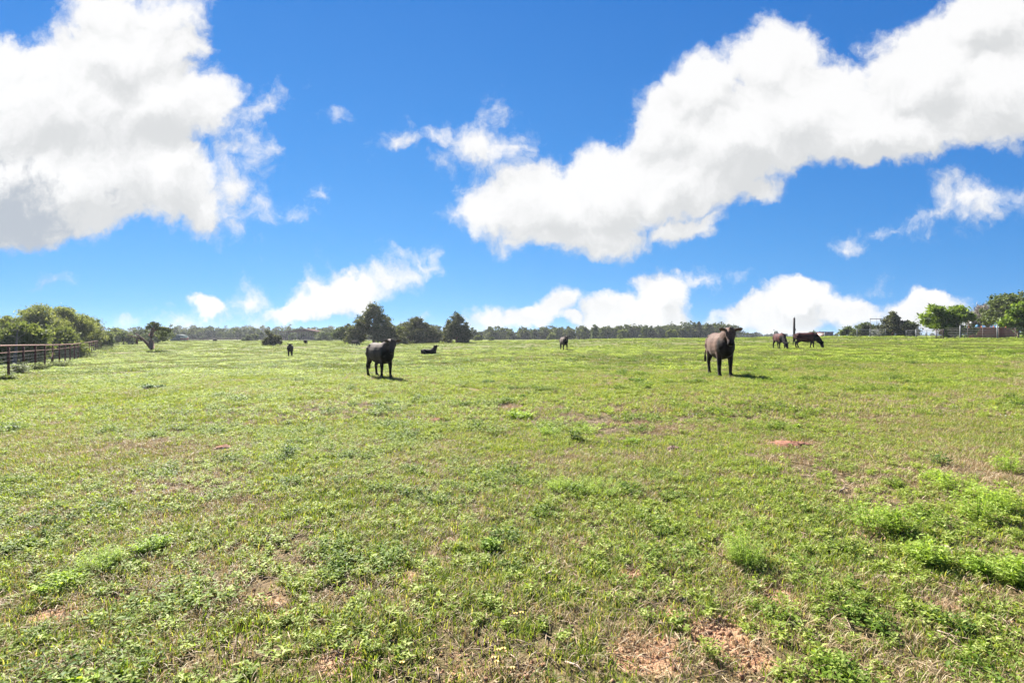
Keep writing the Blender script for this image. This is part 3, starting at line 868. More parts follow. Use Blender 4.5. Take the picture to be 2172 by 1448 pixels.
lob = [(0, 0, 45 * s_, 30 * s_, 30 * s_, 14 * s_), (-30 * s_, 0, 62 * s_, 11 * s_, 20 * s_, 7 * s_), (20 * s_, 0, 58 * s_, 22 * s_, 20 * s_, 11 * s_), (-20 * s_, 0, 30 * s_, 16 * s_, 30 * s_, 12 * s_), (30 * s_, 0, 44 * s_, 22 * s_, 20 * s_, 9 * s_),
       (4 * s_, 0, 18 * s_, 22 * s_, 20 * s_, 17 * s_), (38 * s_, 0, 16 * s_, 18 * s_, 20 * s_, 12 * s_), (-50 * s_, 0, 47 * s_, 12 * s_, 12 * s_, 3 * s_), (-48 * s_, 0, 34 * s_, 10 * s_, 12 * s_, 3 * s_), (-6 * s_, 0, 50 * s_, 26 * s_, 20 * s_, 12 * s_), (24 * s_, 0, 69 * s_, 5 * s_, 8 * s_, 4 * s_)]
make_tree('willow_tree', 'bright green wind-blown tree between the gate and the red board fence', 'tree', 2012, Y, lob, 50, m_bright, m_bark, 380, 40, .40, .14, .16, ntarget=20, shell=.6, stretch=3.0, group='trees along the far fence line')
Y = 58; s_ = Y / F
make_tree('leafy_tree', 'bright green leafy tree in front of the tall dark tree at the right edge', 'tree', 2160, Y, [(0, 0, 52 * s_, 26 * s_, 22 * s_, 16 * s_), (-18 * s_, 0, 34 * s_, 22 * s_, 20 * s_, 10 * s_), (14 * s_, 0, 30 * s_, 30 * s_, 20 * s_, 16 * s_), (8 * s_, 0, 68 * s_, 16 * s_, 16 * s_, 9 * s_), (20 * s_, 0, 8 * s_, 16 * s_, 14 * s_, 10 * s_)],
          51, m_bright, m_bark, 200, 38, .3, .14, .13, ntarget=16, stretch=2.0, group='trees along the far fence line')
# bare grey tree: many fine twigs instead of leaves
Y = 84; s_ = Y / F; loc = at(2095, Y)
tb = empty('bare_tree', loc); tag(tb, 'bare grey tree with a haze of fine twigs behind the red board fence', 'tree')
lob = [(0, 0, 40 * s_, 38 * s_, 22 * s_, 24 * s_), (-14 * s_, 0, 56 * s_, 14 * s_, 14 * s_, 10 * s_), (10 * s_, 0, 60 * s_, 14 * s_, 14 * s_, 10 * s_), (26 * s_, 0, 50 * s_, 16 * s_, 12 * s_, 14 * s_), (-30 * s_, 0, 34 * s_, 16 * s_, 12 * s_, 14 * s_)]
Pp, cc = crown_points(lob, 240, 22, .5, 60, .7)
V, Fc = cards(Pp, .085, 60, 9.0, 1.6)
obj('crown', np_mesh('crown', V, Fc, m_twig), tb)
b = MB(); limbs(b, .17, 42 * s_, cc[:40], 60); b.build('trunk', m_bark_grey, tb, True)

# ------------------------------------------------------------------ woodland far off
def wood(name, us, Yf, hf, seed, card, mat, label, per_tree=620):
    r = np.random.default_rng(seed)
    VV, FF, n = [], [], 0
    for u in us:
        Y = Yf(u) * (1 + .10 * (r.random() - .5)); h = hf(u) * (.60 + .52 * r.random())
        p = at(u, Y)
        W_ = h * (1.0 + .5 * r.random())
        lob = round_lobes(W_, h, int(r.integers(1e6)), 7, -.02) + [(0, 0, h * .2, W_ * .5, W_ * .4, h * .2), (0, 0, h * .12, W_ * .6, W_ * .4, h * .14)]
        Pp, _ = crown_points(lob, per_tree // 14, 14, h * .13, int(r.integers(1e6)))
        Pp[:, 2] = np.maximum(Pp[:, 2], .1)
        V, Fc = cards(Pp + np.array([p.x, p.y, p.z]), card * (.8 + .4 * r.random()), int(r.integers(1e6)))
        VV.append(V); FF.append(Fc + n); n += len(V)
    me = np_mesh(name, np.concatenate(VV), np.concatenate(FF), mat)
    return tag(obj(name, me), label, 'woodland', kind='stuff')
r_ = np.random.default_rng(77)
def prof(u):       # tree line height in source pixels above the foot line
    return float(np.interp(u, [380, 480, 560, 700, 760, 900, 1040, 1100, 1250, 1400, 1440, 1490, 1560, 1575], [24, 22, 20, 24, 28, 26, 22, 24, 24, 26, 27, 29, 24, 10]))
wood('woodland', np.concatenate([r_.uniform(352, 1560, 330), r_.uniform(640, 1560, 60)]), lambda u: 262 if u > 640 else 300, lambda u: px_h(262 if u > 640 else 300, prof(u) * 1.12), 3, .62, m_wood, 'continuous dark tree line along the far side of the pasture')
# distant wooded rise closing the view everywhere
def rise(u): return float(np.interp(u, [-300, 300, 600, 900, 1500, 1600, 1750, 1800, 2500], [24, 20, 20, 12, 10, 9, 11, 9, 10]))
wood('far_woodland', r_.uniform(-500, 2700, 360), lambda u: 520, lambda u: px_h(520, rise(u) + (6 if u < 1560 else (1 if u < 1800 else 0))), 4, 1.3, m_wood, 'faint wooded rise beyond the tree line on the horizon', 420)

# single trees and bushes one can tell apart before the tree line
fr = [(1182, 240, 22, 27, m_dark, 'taller dark tree in the tree line behind the centre cow, to its left'), (1208, 225, 30, 30, m_cedar, 'dark peaked tree in the tree line right behind the centre cow'), (1236, 232, 16, 22, m_bush, 'small green bush just right of the dark peaked tree'),
      (1262, 222, 26, 34, m_dark, 'tall dark tree with twin tops right of the centre cow'), (1275, 228, 16, 26, m_bush, 'green bush against the twin topped tree'), (1322, 220, 30, 20, m_bush, 'round pale green bush in the tree line'),
      (1367, 216, 22, 27, m_dark, 'oval dark green tree between two pale bushes'), (1424, 205, 28, 20, m_bush, 'round pale bush standing before the tree line near the right-hand cow'), (1483, 250, 16, 40, m_cedar, 'tallest pointed cedar in the tree line left of the brown cow'),
      (1345, 250, 20, 24, m_dark, 'low dark tree between the round bush and the oval tree'), (1400, 250, 24, 26, m_dark, 'dark tree behind the round pale bush'), (1440, 255, 26, 27, m_dark, 'broad dark tree left of the tallest pointed cedar'),
      (1014, 165, 18, 12, m_bush, 'low bush right of the egg shaped cedar'), (1043, 170, 12, 7, m_dark, 'tiny dark bush alone on the pasture edge'), (1170, 215, 24, 15, m_bush, 'low dark bush left of the centre cow'),
      (525, 190, 24, 12, m_dark, 'small dark bush left of the small bushy cedar'), (540, 205, 18, 14, m_bush, 'pale bush touching the small bushy cedar'), (466, 258, 20, 17, m_dark, 'pair of dark round trees far left, the left one'), (487, 258, 22, 18, m_dark, 'pair of dark round trees far left, the right one'),
      (618, 225, 15, 14, m_dark, 'dark round bush in front of the far barn'), (684, 200, 44, 22, m_dark, 'dark broad tree right of the far barn'), (712, 190, 30, 24, m_dark, 'dark tree between the barn and the largest cedar'), (553, 240, 16, 18, m_dark, 'dark tree just left of the barn roof')]
for i, (u, Y, wpx, hpx, mt, lb) in enumerate(fr):
    W_, H = px_h(Y, wpx), px_h(Y, hpx)
    lob = cedar_lobes(W_, H, 200 + i, base=-.05, pts=2) if mt is m_cedar else round_lobes(W_, H, 200 + i, 9, -.04)
    make_tree('field_tree', lb, 'tree', u, Y, lob, 200 + i, mt, m_bark, 60, 26, W_ * .09, .42, .12, ntarget=5, group='trees standing before the far tree line')
# right: far hedge by the utility pole
for i, (u, Y, wpx, hpx, lb) in enumerate([(1583, 300, 28, 11, 'low grey green trees right of the brown cow'), (1600, 290, 26, 11, 'far low tree left of the grazing pair'), (1722, 230, 22, 13, 'small far tree above the back of the grazing cow'), (1738, 235, 20, 11, 'small far tree left of the pink shed')]):
    make_tree('field_tree', lb, 'tree', u, Y, round_lobes(px_h(Y, wpx), px_h(Y, hpx), 240 + i, 8, -.04), 240 + i, m_wood, m_bark, 40, 24, .7, .5, .12, ntarget=4, group='far trees beyond the pipe gate line')

# ------------------------------------------------------------------ pipe fence on the left
m_rust = plain_mat('rusty_pipe', (.13, .055, .035), .85, spec=.15, col2=(.07, .03, .02), scale=14, bump=.2)
m_railp = plain_mat('rusty_rail', (.26, .15, .11), .85, spec=.15, col2=(.18, .09, .065), scale=10)
m_wire = plain_mat('fence_wire', (.34, .34, .32), .7, 0.0, scale=5)
def fence_pt(Y): return np.array([-.733 * Y - 5.7, Y])
Ys = 10.0 + (22.76 - 10.0) % 3.0 + 3.0 * np.arange(62)
loc = fence_pt(22.76)
zf = float(T(*loc))
tf = empty('pipe_fence', (loc[0], loc[1], zf)); tag(tf, 'long rusty pipe and wire fence running away along the left edge of the pasture', 'fence')
O_ = np.array([loc[0], loc[1], zf])
tops = []
zs_ = np.array([float(T(*fence_pt(Y))) for Y in Ys])
zs_ = np.convolve(np.pad(zs_, 6, 'edge'), np.ones(13) / 13, 'valid')
for i, Y in enumerate(Ys):
    x, y = fence_pt(Y); z = zs_[i]
    b = MB(); b.tube([(0, 0, -.3), (0, 0, 1.37)], [.048, .048], 9)
    b.box((0, 0, 1.375), (.085, .085, .02))
    if i % 9 == 8: b.tube([(0, 0, 1.0), (.733 * .9, -.9, .02)], [.022, .022], 7)
    b.build('post', m_rust, tf, True, np.array([x, y, z]) - O_)
    tops.append(np.array([x, y, z + 1.37]) - O_)
tops = np.array(tops)
b = MB(); b.tube(tops + [0, 0, .045], [.038] * len(tops), 9); b.build('top_rail', m_railp, tf, True)
b = MB(); b.tube(tops - [0, 0, .26], [.019] * len(tops), 7); b.build('cable', m_railp, tf, True)
b = MB()
for dz in (.45, .62, .79, .93, 1.06, 1.18, 1.28): b.tube(tops[:40] - [0, 0, dz], [.0022] * 40, 4)
for i in range(22):       # vertical stays of the woven wire
    for f in np.arange(0, 1, .2):
        p = tops[i] * (1 - f) + tops[i + 1] * f + np.array([.03, -.02, 0])
        b.tube([p - [0, 0, .45], p - [0, 0, 1.33]], [.0015, .0015], 3)
b.build('woven_wire', m_wire, tf)

# brush along the fence foot
br = [(42, 793, 50, 26, 'dark green shrub at the foot of the second fence post'), (88, 786, 34, 16, 'pale green bush at the foot of the fence'), (128, 778, 36, 14, 'low green bush by the fence before the sloping wire'), (192, 758, 34, 14, 'green bush hiding the far fence posts'),
      (225, 742, 32, 11, 'low green brush where the fence thins out'), (244, 735, 26, 10, 'farthest low brush along the fence'), (18, 806, 30, 10, 'small weedy clump under the first fence post')]
for i, (u, v, wpx, hpx, lb) in enumerate(br):
    p = ground_at(u, v)
    s_ = p.y / F
    tb = empty('shrub', p); tag(tb, lb, 'shrub', 'brush along the pipe fence')
    V, Fc = forb(60, wpx * s_ * .5, hpx * s_, .16, .05, 8, 300 + i, .5, .008)
    obj('foliage', np_mesh('foliage', V, Fc, m_bush if i != 0 else m_dark), tb)
    b = MB()
    for k in range(5):
        a = k * 1.3; b.tube([(0, 0, -.05), (.1 * math.cos(a), .1 * math.sin(a), hpx * s_ * .5)], [.012, .005], 5)
    b.build('stem', m_bark, tb)
# background thicket trunks behind the fence
for i, (u, Y, hh) in enumerate([(80, 42, 2.2), (30, 38, 2.6), (108, 50, 2.4)]):
    tb = empty('tree_stump', at(u, Y)); tag(tb, ['pale leaning trunk seen through the fence wires', 'thin grey trunk behind the first fence posts', 'thin grey trunk behind the middle of the fence'][i], 'trunk')
    b = MB(); limbs(b, .13, hh, [(.6, .2, hh * .9), (-.5, 0, hh * .8), (.2, -.4, hh)], 310 + i, (.3, 0)); b.build('trunk', m_bark_grey, tb, True)

# ------------------------------------------------------------------ far buildings
m_brown = plain_mat('brown_roof', (.085, .05, .045), .95, spec=.03, scale=2, col2=(.14, .07, .06))
m_post = plain_mat('weathered_post', (.15, .11, .09), .8, scale=3)
m_green = plain_mat('green_sheet_metal', (.06, .12, .11), .5, scale=3, var=.15)
m_tin = plain_mat('tin_roof', (.12, .15, .14), .9, .0, spec=.05, scale=3)
m_pink = plain_mat('pink_wall', (.42, .28, .27), .8, scale=2, var=.12)
m_white = plain_mat('white_paint', (.72, .72, .70), .5, scale=4, var=.1)
m_galv = plain_mat('galvanised_pipe', (.19, .20, .20), .7, 0.0, scale=5)
m_hay = plain_mat('stacked_hay', (.26, .19, .14), .9, scale=3, col2=(.16, .10, .09), bump=.5)
m_board = plain_mat('red_brown_boards', (.40, .11, .045), .85, scale=2.2, col2=(.30, .075, .035), stretch=(3, 3, .2))
Y = 235; s_ = Y / F
def PB(u, v=None): return (u - 640) * s_
base = at(640, Y); base.z = float(T(base.x, base.y))
bn = empty('hay_barn', base); tag(bn, 'open brown hay barn with gabled roof and slatted posts far across the pasture', 'barn')
zb = lambda v: (722.5 - v) * s_
def gable(b, u0, u1, um, ve, vm, y0, y1, th=.35):
    P_ = []
    for y in (y0, y1):
        P_ += [(PB(u0), y, zb(ve)), (PB(um), y, zb(vm)), (PB(u1), y, zb(ve)), (PB(u1), y, zb(ve) - th), (PB(um), y, zb(vm) - th), (PB(u0), y, zb(ve) - th)]
    b.add(P_, [[0, 1, 7, 6], [1, 2, 8, 7], [3, 4, 10, 9], [4, 5, 11, 10], [0, 5, 4, 1], [1, 4, 3, 2], [6, 7, 10, 11], [7, 8, 9, 10], [0, 6, 11, 5], [2, 3, 9, 8]])
b = MB(); gable(b, 612, 663, 637.5, 703.5, 697.8, 0, 14); b.box((PB(603), 7, zb(704)), (px_h(Y, 24), 12, .3))
b.add([(PB(616), .3, zb(704.5)), (PB(637.5), .3, zb(699.5)), (PB(661), .3, zb(704.5)), (PB(616), .6, zb(704.5)), (PB(637.5), .6, zb(699.5)), (PB(661), .6, zb(704.5))], [[0, 1, 2], [3, 5, 4]])
b.build('roof', m_brown, bn)
for u in [592, 596, 600, 604, 608, 612, 629, 632.5, 636, 639.5, 643, 646.5, 650, 653.5, 657, 661]:
    b = MB(); b.box((PB(u), .8, zb(704.3) / 2 - .6), (.26, .26, zb(704.3) + 1.2)); b.build('post', m_post, bn)
b = MB()
for k, (u, v) in enumerate([(634, 716), (642, 714.5), (650, 715), (658, 717), (598, 717), (606, 718)]):
    b = MB(); b.box((PB(u), 4, zb(v) / 2 - .3), (px_h(Y, 7.5), 4, zb(v) + .6)); b.build('hay_stack', m_hay, bn)
Y = 190; s_ = Y / F
sh = empty('green_shed', at(374, Y)); tag(sh, 'low dark green metal shed with a pale roof behind the leaning tree', 'shed')
b = MB(); b.box((0, 1.5, .9), (px_h(Y, 22), 4, 2.2)); b.build('wall', m_green, sh)
b = MB(); hw = px_h(Y, 12)
b.add([(-hw, -.7, 1.95), (0, -.7, 2.45), (hw, -.7, 1.9), (-hw, 3.7, 1.95), (0, 3.7, 2.45), (hw, 3.7, 1.9), (-hw, -.7, 1.85), (0, -.7, 2.3), (hw, -.7, 1.8), (-hw, 3.7, 1.85), (0, 3.7, 2.3), (hw, 3.7, 1.8)],
      [[0, 1, 4, 3], [1, 2, 5, 4], [6, 9, 10, 7], [7, 10, 11, 8], [0, 6, 7, 1], [1, 7, 8, 2], [3, 4, 10, 9], [4, 5, 11, 10], [0, 3, 9, 6], [2, 8, 11, 5]])
b.build('roof', m_tin, sh)
tk = empty('stock_trailer', at(391, 188)); tag(tk, 'small red and white stock trailer parked beside the green shed', 'trailer')
b = MB(); b.box((0, 0, .75), (1.9, 1.6, .8)); b.build('body', plain_mat('faded_red', (.35, .10, .08), .6), tk)
b = MB(); b.box((0, 0, 1.32), (1.95, 1.65, .3)); b.build('roof', m_white, tk)
for sx in (-.5, .5):
    b = MB(); b.tube([(sx, -.86, .32), (sx, -.70, .32)], [.32, .32], 12); b.build('wheel', m_dark, tk)
cr_ = empty('corral', at(412, 195)); tag(cr_, 'weathered wooden corral between the red trailer and the far field', 'corral')
for i in range(9):
    b = MB(); b.box((-3.6 + i * .9, (i % 3) * 1.2, .55), (.14, .14, 1.5)); b.build('post', m_post, cr_)
b = MB()
for z in (.35, .75, 1.1): b.box((0, .12, z), (7.3, .06, .12)); b.box((0, 2.5, z), (7.3, .06, .12))
b.build('rail', m_post, cr_)
pk = empty('pink_shed', at(1758, 120)); tag(pk, 'small pink walled shed with a dark flat roof right of the grazing cows', 'shed')
s_ = 120 / F
b = MB(); b.box((0, 1.5, 6 * s_), (19 * s_, 3, 12.5 * s_)); b.build('wall', m_pink, pk)
b = MB(); b.box((0, 1.5, 12.45 * s_), (21 * s_, 3.3, .14)); b.build('roof', m_brown, pk)
b = MB(); b.box((-9.2 * s_, -.03, 6 * s_), (.18, .05, 12 * s_)); b.build('corner_trim', m_white, pk)

# far dark rail fence on the left
f2 = empty('rail_fence', at(520, 225)); tag(f2, 'low dark rail fence across the far left of the pasture', 'fence')
p0 = np.array(at(430, 225)); p1 = np.array(at(590, 225)); o0 = np.array(at(520, 225))
for i in range(14):
    p = p0 + (p1 - p0) * i / 13 - o0
    p[2] = float(T(p[0] + o0[0], p[1] + o0[1])) - o0[2]
    b = MB(); b.box((0, 0, .45), (.16, .16, 1.3)); b.build('post', m_post, f2, loc=p)
b = MB()
for z in (.4, .7, 1.0): b.tube([p0 - o0 + [0, 0, z], p1 - o0 + [0, 0, z]], [.07, .07], 5)
b.build('rail', m_post, f2)

# ------------------------------------------------------------------ right fence line
pole = at(1684.5, 62); s_ = 62 / F
t_ = empty('utility_pole', pole); tag(t_, 'tall bare dark wooden pole standing behind the grazing cow', 'pole')
m_pole = plain_mat('creosote_pole', (.030, .024, .022), .8, scale=6, bump=.4, stretch=(1, 1, .1))
zt = CAM_H + (HZ - 674) * s_ - pole.z
b = MB(); b.tube([(0, 0, -.4), (0, 0, zt * .5), (0, 0, zt)], [.15, .13, .11], 10); b.build('shaft', m_pole, t_, True)
b = MB(); b.tube([(.02, 0, zt - .1), (.06, 0, zt + .12), (.14, 0, zt + .2)], [.03, .02, .012], 6); b.build('hook', m_galv, t_)
b = MB(); b.box((.03, -.12, zt * .52), (.14, .10, .22)); b.build('bracket', m_pole, t_)

def fpost(u, v0, v1, Y, lb, r0=.06, mat=None):
    p = at(u, Y); zt = CAM_H + (HZ - v0) * Y / F - p.z
    t_ = empty('fence_post', p); tag(t_, lb, 'fence post', 'grey posts of the far wire fence')
    b = MB(); b.tube([(0, 0, -.3), (0, 0, zt)], [r0, r0 * .92], 9); b.build('shaft', mat or m_galv, t_, True)
    b = MB(); b.tube([(0, 0, zt - .002), (0, 0, zt + .05)], [r0 * 1.15, r0 * .6], 9); b.build('cap', mat or m_galv, t_, True)
    return p, zt
A = fpost(1943, 698.5, 716, 70, 'grey pipe post left of the brown lattice panel', .075)
B = fpost(2037, 690, 716, 61, 'grey pipe post in front of the bright green tree', .075)
C_ = fpost(2115.5, 687.5, 717, 57, 'tall grey pipe post in front of the red board fence', .06)
wf = empty('wire_fence', at(2037, 61)); tag(wf, 'thin wire strands strung between the grey posts before the red board fence', 'fence')
o0 = np.array(at(2037, 61)); ends = [np.array(at(1943, 70)), np.array(at(2037, 61)), np.array(at(2115.5, 57)), np.array(at(2290, 52))]
b = MB()
for z in (.25, .45, .65, .85, 1.05, 1.25):
    b.tube([e - o0 + [0, 0, z] for e in ends], [.006] * 4, 4)
b.build('wire', m_wire, wf)
b = MB(); b.box((0, 0, 0), (0.05, .05, .05)); b = None
for k in range(7):
    e = ends[1] + (ends[3] - ends[1]) * (k + .5) / 7 - o0
    bb = MB(); bb.box((0, 0, .55), (.035, .035, 1.4)); bb.build('stay', m_post, wf, loc=e)
# open frame gate with tube panel
Y = 92; s_ = Y / F
g0 = at(1818, Y); gt = empty('frame_gateway', at(1832, Y)); tag(gt, 'grey pipe frame of posts and a top bar beside the tube gate', 'gateway')
o0 = np.array(at(1832, Y))
for u in (1818, 1845.5):
    p = np.array(at(u, Y)) - o0
    b = MB(); b.tube([(0, 0, -.3), (0, 0, 1.45)], [.065, .065], 8); b.build('post', m_galv, gt, True, p)
b = MB(); b.tube([np.array(at(1818, Y)) - o0 + [0, 0, 1.27], np.array(at(1845.5, Y)) - o0 + [0, 0, 1.27]], [.06, .06], 8); b.build('top_bar', m_galv, gt, True)
b = MB()
for z in (.3, .6, .9): b.tube([np.array(at(1818, Y)) - o0 + [0, 0, z], np.array(at(1845.5, Y)) - o0 + [0, 0, z]], [.012, .012], 5)
b.build('wire', m_wire, gt)
gg = empty('tube_gate', at(1846, Y)); tag(gg, 'pale tubular metal gate swung half open on the grey frame', 'gate')
e1 = np.array([.15, 0, 0]); e2 = np.array([11.5 * s_, -2.4, .1])
b = MB()
for z in (.2, .45, .70, .95, 1.25): b.tube([e1 + [0, 0, z], e2 + [0, 0, z]], [.038, .038], 7)
b.build('rails', m_galv, gg, True)
for k, e in enumerate((e1, e1 * .5 + e2 * .5, e2)):
    b = MB(); b.tube([e + [0, 0, .12], e + [0, 0, 1.32]], [.042, .042], 7); b.build('upright', m_galv, gg, True)
# high entrance beam
eb = empty('entrance_frame', at(1858, 97)); tag(eb, 'high thin entrance beam on slim posts between the dark tree and the cedar', 'entrance frame')
s_ = 97 / F
hb = CAM_H + (HZ - 676.5) * s_ - at(1858, 97).z
for u in (-12, 1.5, 24):
    b = MB(); b.tube([(u * s_, 0, -.3), (u * s_, 0, hb)], [.035, .035], 8); b.build('post', m_galv if u == 1.5 else m_post, eb, True)
b = MB(); b.tube([(-13 * s_, 0, hb + .05), (25 * s_, 0, hb + .05)], [.055, .055], 8); b.build('beam', m_pole, eb, True)
# gate to the right of post A and its lattice end
Y = 66
lg = empty('tube_gate', at(1965, Y)); tag(lg, 'low grey tube gate between the left pipe post and the brown lattice panel', 'gate')
s_ = Y / F
b = MB()
for z in (.10, .42, .74, 1.02): b.tube([(-20 * s_, 1.8, z), (20 * s_, 0, z)], [.025, .025], 6)
b.build('rails', m_galv, lg, True)
for f in (-20, -6, 8, 20):
    b = MB(); b.tube([(f * s_, .9 - f * .045, .05), (f * s_, .9 - f * .045, 1.06)], [.028, .028], 6); b.build('upright', m_galv, lg, True)
lp = empty('lattice_panel', at(1993, 62)); tag(lp, 'weathered brown wooden panel of crossed slats leaning in front of the bright green tree', 'panel')
s_ = 62 / F
b = MB()
for k in range(6): b.box(((-7 + k * 2.8) * s_, 0, .55), (.05, .03, 1.16))
for k in range(6): b.box((0, -.031, .10 + k * .19), (15 * s_, .03, .045))
b.build('slats', plain_mat('old_lath', (.17, .12, .105), .9, scale=7), lp)
for k in (-7.6, 7.6):
    b = MB(); b.box((k * s_, -.03, .56), (.08, .08, 1.22)); b.build('end_post', m_post, lp)
# red-brown board fence
Y = 70
bf = empty('board_fence', at(2110, Y)); tag(bf, 'reddish brown vertical board fence behind the grey posts at the right', 'fence')
o0 = np.array(at(2110, Y)); s_ = Y / F
b = MB(); r_ = np.random.default_rng(9)
zt = CAM_H + (HZ - 694.5) * s_
x0, x1 = at(2058, Y).x, at(2162, Y).x
nb = int((x1 - x0) / .145)
for k in range(nb):
    x = x0 + (x1 - x0) * (k + .5) / nb; zg = float(T(x, Y))
    top = zt + r_.normal(0, .008) + .05
    b.box((x - o0[0], r_.normal(0, .003), (top + zg) / 2 - o0[2] - .05), (.138, .02, top - zg + .1))
b.build('boards', m_board, bf)
b = MB()
for dz in (.35, 1.15): b.box((0, .05, zt - o0[2] - dz), (x1 - x0, .06, .09))
b.build('rail', m_board, bf)
for k in range(5):
    x = x0 + (x1 - x0) * k / 4 - o0[0]
    b = MB(); b.box((x, .13, .7), (.1, .1, 1.9)); b.build('post', m_board, bf)
# things seen over the board fence
gl = empty('globe_lamp', at(2059.5, 76)); tag(gl, 'white globe lamp on a slim post beside the end of the red board fence', 'lamp post')
s_ = 76 / F; zt = CAM_H + (HZ - 684.5) * s_ - at(2059.5, 76).z
b = MB(); b.tube([(0, 0, -.2), (0, 0, zt - .1)], [.05, .04], 8); b.build('pole', m_galv, gl, True)
th = np.linspace(-math.pi / 2, math.pi / 2, 9)
b = MB(); b.tube([(0, 0, zt + .15 * math.sin(a)) for a in th], [max(.15 * math.cos(a), .003) for a in th], 12, up=(0, 1, 0)); b.build('globe', m_white, gl, True)
m_blue = plain_mat('blue_canvas', (.03, .16, .30), .7, var=.1); m_pale = plain_mat('pale_canvas', (.45, .60, .60), .7, var=.1)
for i, (u, v, mt, lb) in enumerate([(2073, 688, m_blue, 'small teal parasol over the left part of the red board fence'), (2122, 682, m_blue, 'blue parasol over the red board fence beside the tall grey post'), (2118, 690.5, m_pale, 'pale parasol tilted below the blue parasol')]):
    p = at(u, 78); s_ = 78 / F; zt = CAM_H + (HZ - v) * s_ - p.z
    t_ = empty('parasol', p); tag(t_, lb, 'parasol', 'parasols beyond the board fence')
    b = MB(); b.tube([(0, 0, -.1), (0, 0, zt)], [.025, .02], 6); b.build('pole', m_white, t_, True)
    b = MB(); b.tube([(0, 0, zt - .38), (0, 0, zt - .12), (0, 0, zt + .02)], [.34, .2, .01], 8, up=(0, 1, 0), cap=False); b.build('canopy', mt, t_)
# leaning pale pole at right
p = at(2156, 60)
lpole = empty('leaning_pole', p); tag(lpole, 'pale leaning brace pole against the right end of the red board fence', 'pole')
s_ = 60 / F
b = MB(); b.tube([(10 * s_, 0, -.05), (-2 * s_, .1, .75), (-9 * s_, .2, 1.25)], [.045, .045, .04], 7); b.build('shaft', plain_mat('pale_wood', (.38, .32, .24), .8), lpole, True)

# pale pickets and posts far right behind the brown cow
pf = empty('picket_fence', at(1620, 150)); tag(pf, 'pale picket fence far behind, between the brown cow and the grazing pair', 'fence')
o0 = np.array(at(1620, 150)); s_ = 150 / F
xs = np.linspace(at(1566, 150).x, at(1742, 150).x, 58)
r_ = np.random.default_rng(12)
b = MB()
for x in xs:
    z = float(T(x, 150)) - o0[2]; h = 1.0 + .25 * r_.random()
    b.box((x - o0[0], r_.normal(0, .02), z + h / 2 - .1), (.16 + .1 * r_.random(), .04, h + .2))
b.build('pickets', plain_mat('grey_pickets', (.36, .35, .34), .8, scale=.8, col2=(.15, .16, .14)), pf)
for k in range(8):
    x = xs[0] + (xs[-1] - xs[0]) * k / 7
    b = MB(); b.box((x - o0[0], .1, float(T(x, 150)) - o0[2] + .6), (.16, .12, 1.7)); b.build('post', m_post, pf)
# mineral feeder by the far cedar
fd = empty('cattle_feeder', at(745.5, 107)); tag(fd, 'pale grey cattle feeder drum standing in front of the largest cedar', 'feeder')
b = MB(); b.tube([(0, 0, .55), (0, 0, 1.25), (0, 0, 1.35)], [.34, .36, .12], 14, up=(0, 1, 0)); b.build('drum', plain_mat('pale_drum', (.46, .46, .44), .6), fd, True)
for a in (0, 2.1, 4.2):
    b = MB(); b.tube([(.36 * math.cos(a), .36 * math.sin(a), -.1), (.30 * math.cos(a), .30 * math.sin(a), .7)], [.03, .03], 6); b.build('leg', m_galv, fd, True)
# ------------------------------------------------------------------ cattle
def hide_mat(name, c, c2, rough=.5, under=None):
    m, t, out = new_mat(name)
    tc = t.new('ShaderNodeTexCoord')
    o = tc.outputs['Object']
    n1 = t.noise(o, 3.0, 4, .6).outputs['Fac']
    n2 = t.noise(t.vm('MULTIPLY', o, (1, 1, .35)), 42.0, 4, .7).outputs['Fac']
    col = t.mix(t.ss(n1, .35, .65), c, c2)
    col = t.mix(t.m('MULTIPLY', t.ss(n2, .4, .7), .45), col, tuple(x * 1.9 for x in c))
    if under:  # blackened legs, belly and chest: dark points plus shade painted into the coat
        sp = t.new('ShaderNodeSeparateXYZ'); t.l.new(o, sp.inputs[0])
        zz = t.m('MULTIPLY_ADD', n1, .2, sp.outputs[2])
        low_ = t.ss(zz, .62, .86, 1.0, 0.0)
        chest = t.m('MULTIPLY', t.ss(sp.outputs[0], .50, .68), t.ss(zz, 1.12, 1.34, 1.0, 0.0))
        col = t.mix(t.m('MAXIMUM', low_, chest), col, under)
    pr = t.new('ShaderNodeBsdfPrincipled')
    t.put(pr.inputs['Base Color'], col); t.put(pr.inputs['Roughness'], rough + .3); t.put(pr.inputs['Specular IOR Level'], .12)
    t.put(pr.inputs['Sheen Weight'], .04); t.put(pr.inputs['Sheen Roughness'], .45)
    b = t.new('ShaderNodeBump'); t.put(b.inputs['Strength'], .35); t.put(b.inputs['Distance'], .01)
    t.l.new(n2, b.inputs['Height']); t.l.new(b.outputs[0], pr.inputs['Normal'])
    t.l.new(pr.outputs[0], out.inputs[0])
    return m
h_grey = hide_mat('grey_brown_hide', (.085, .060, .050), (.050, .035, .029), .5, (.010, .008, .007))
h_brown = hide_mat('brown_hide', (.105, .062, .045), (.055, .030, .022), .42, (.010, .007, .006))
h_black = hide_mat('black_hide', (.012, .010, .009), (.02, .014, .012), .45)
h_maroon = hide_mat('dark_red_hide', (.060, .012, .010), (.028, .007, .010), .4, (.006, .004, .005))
m_hoof = plain_mat('hoof_horn', (.03, .024, .02), .95, scale=20, spec=.03)
m_eye = plain_mat('eye_gloss', (.006, .005, .005), .1, scale=3)
m_muzz = plain_mat('muzzle_skin', (.05, .042, .036), .7, scale=20)

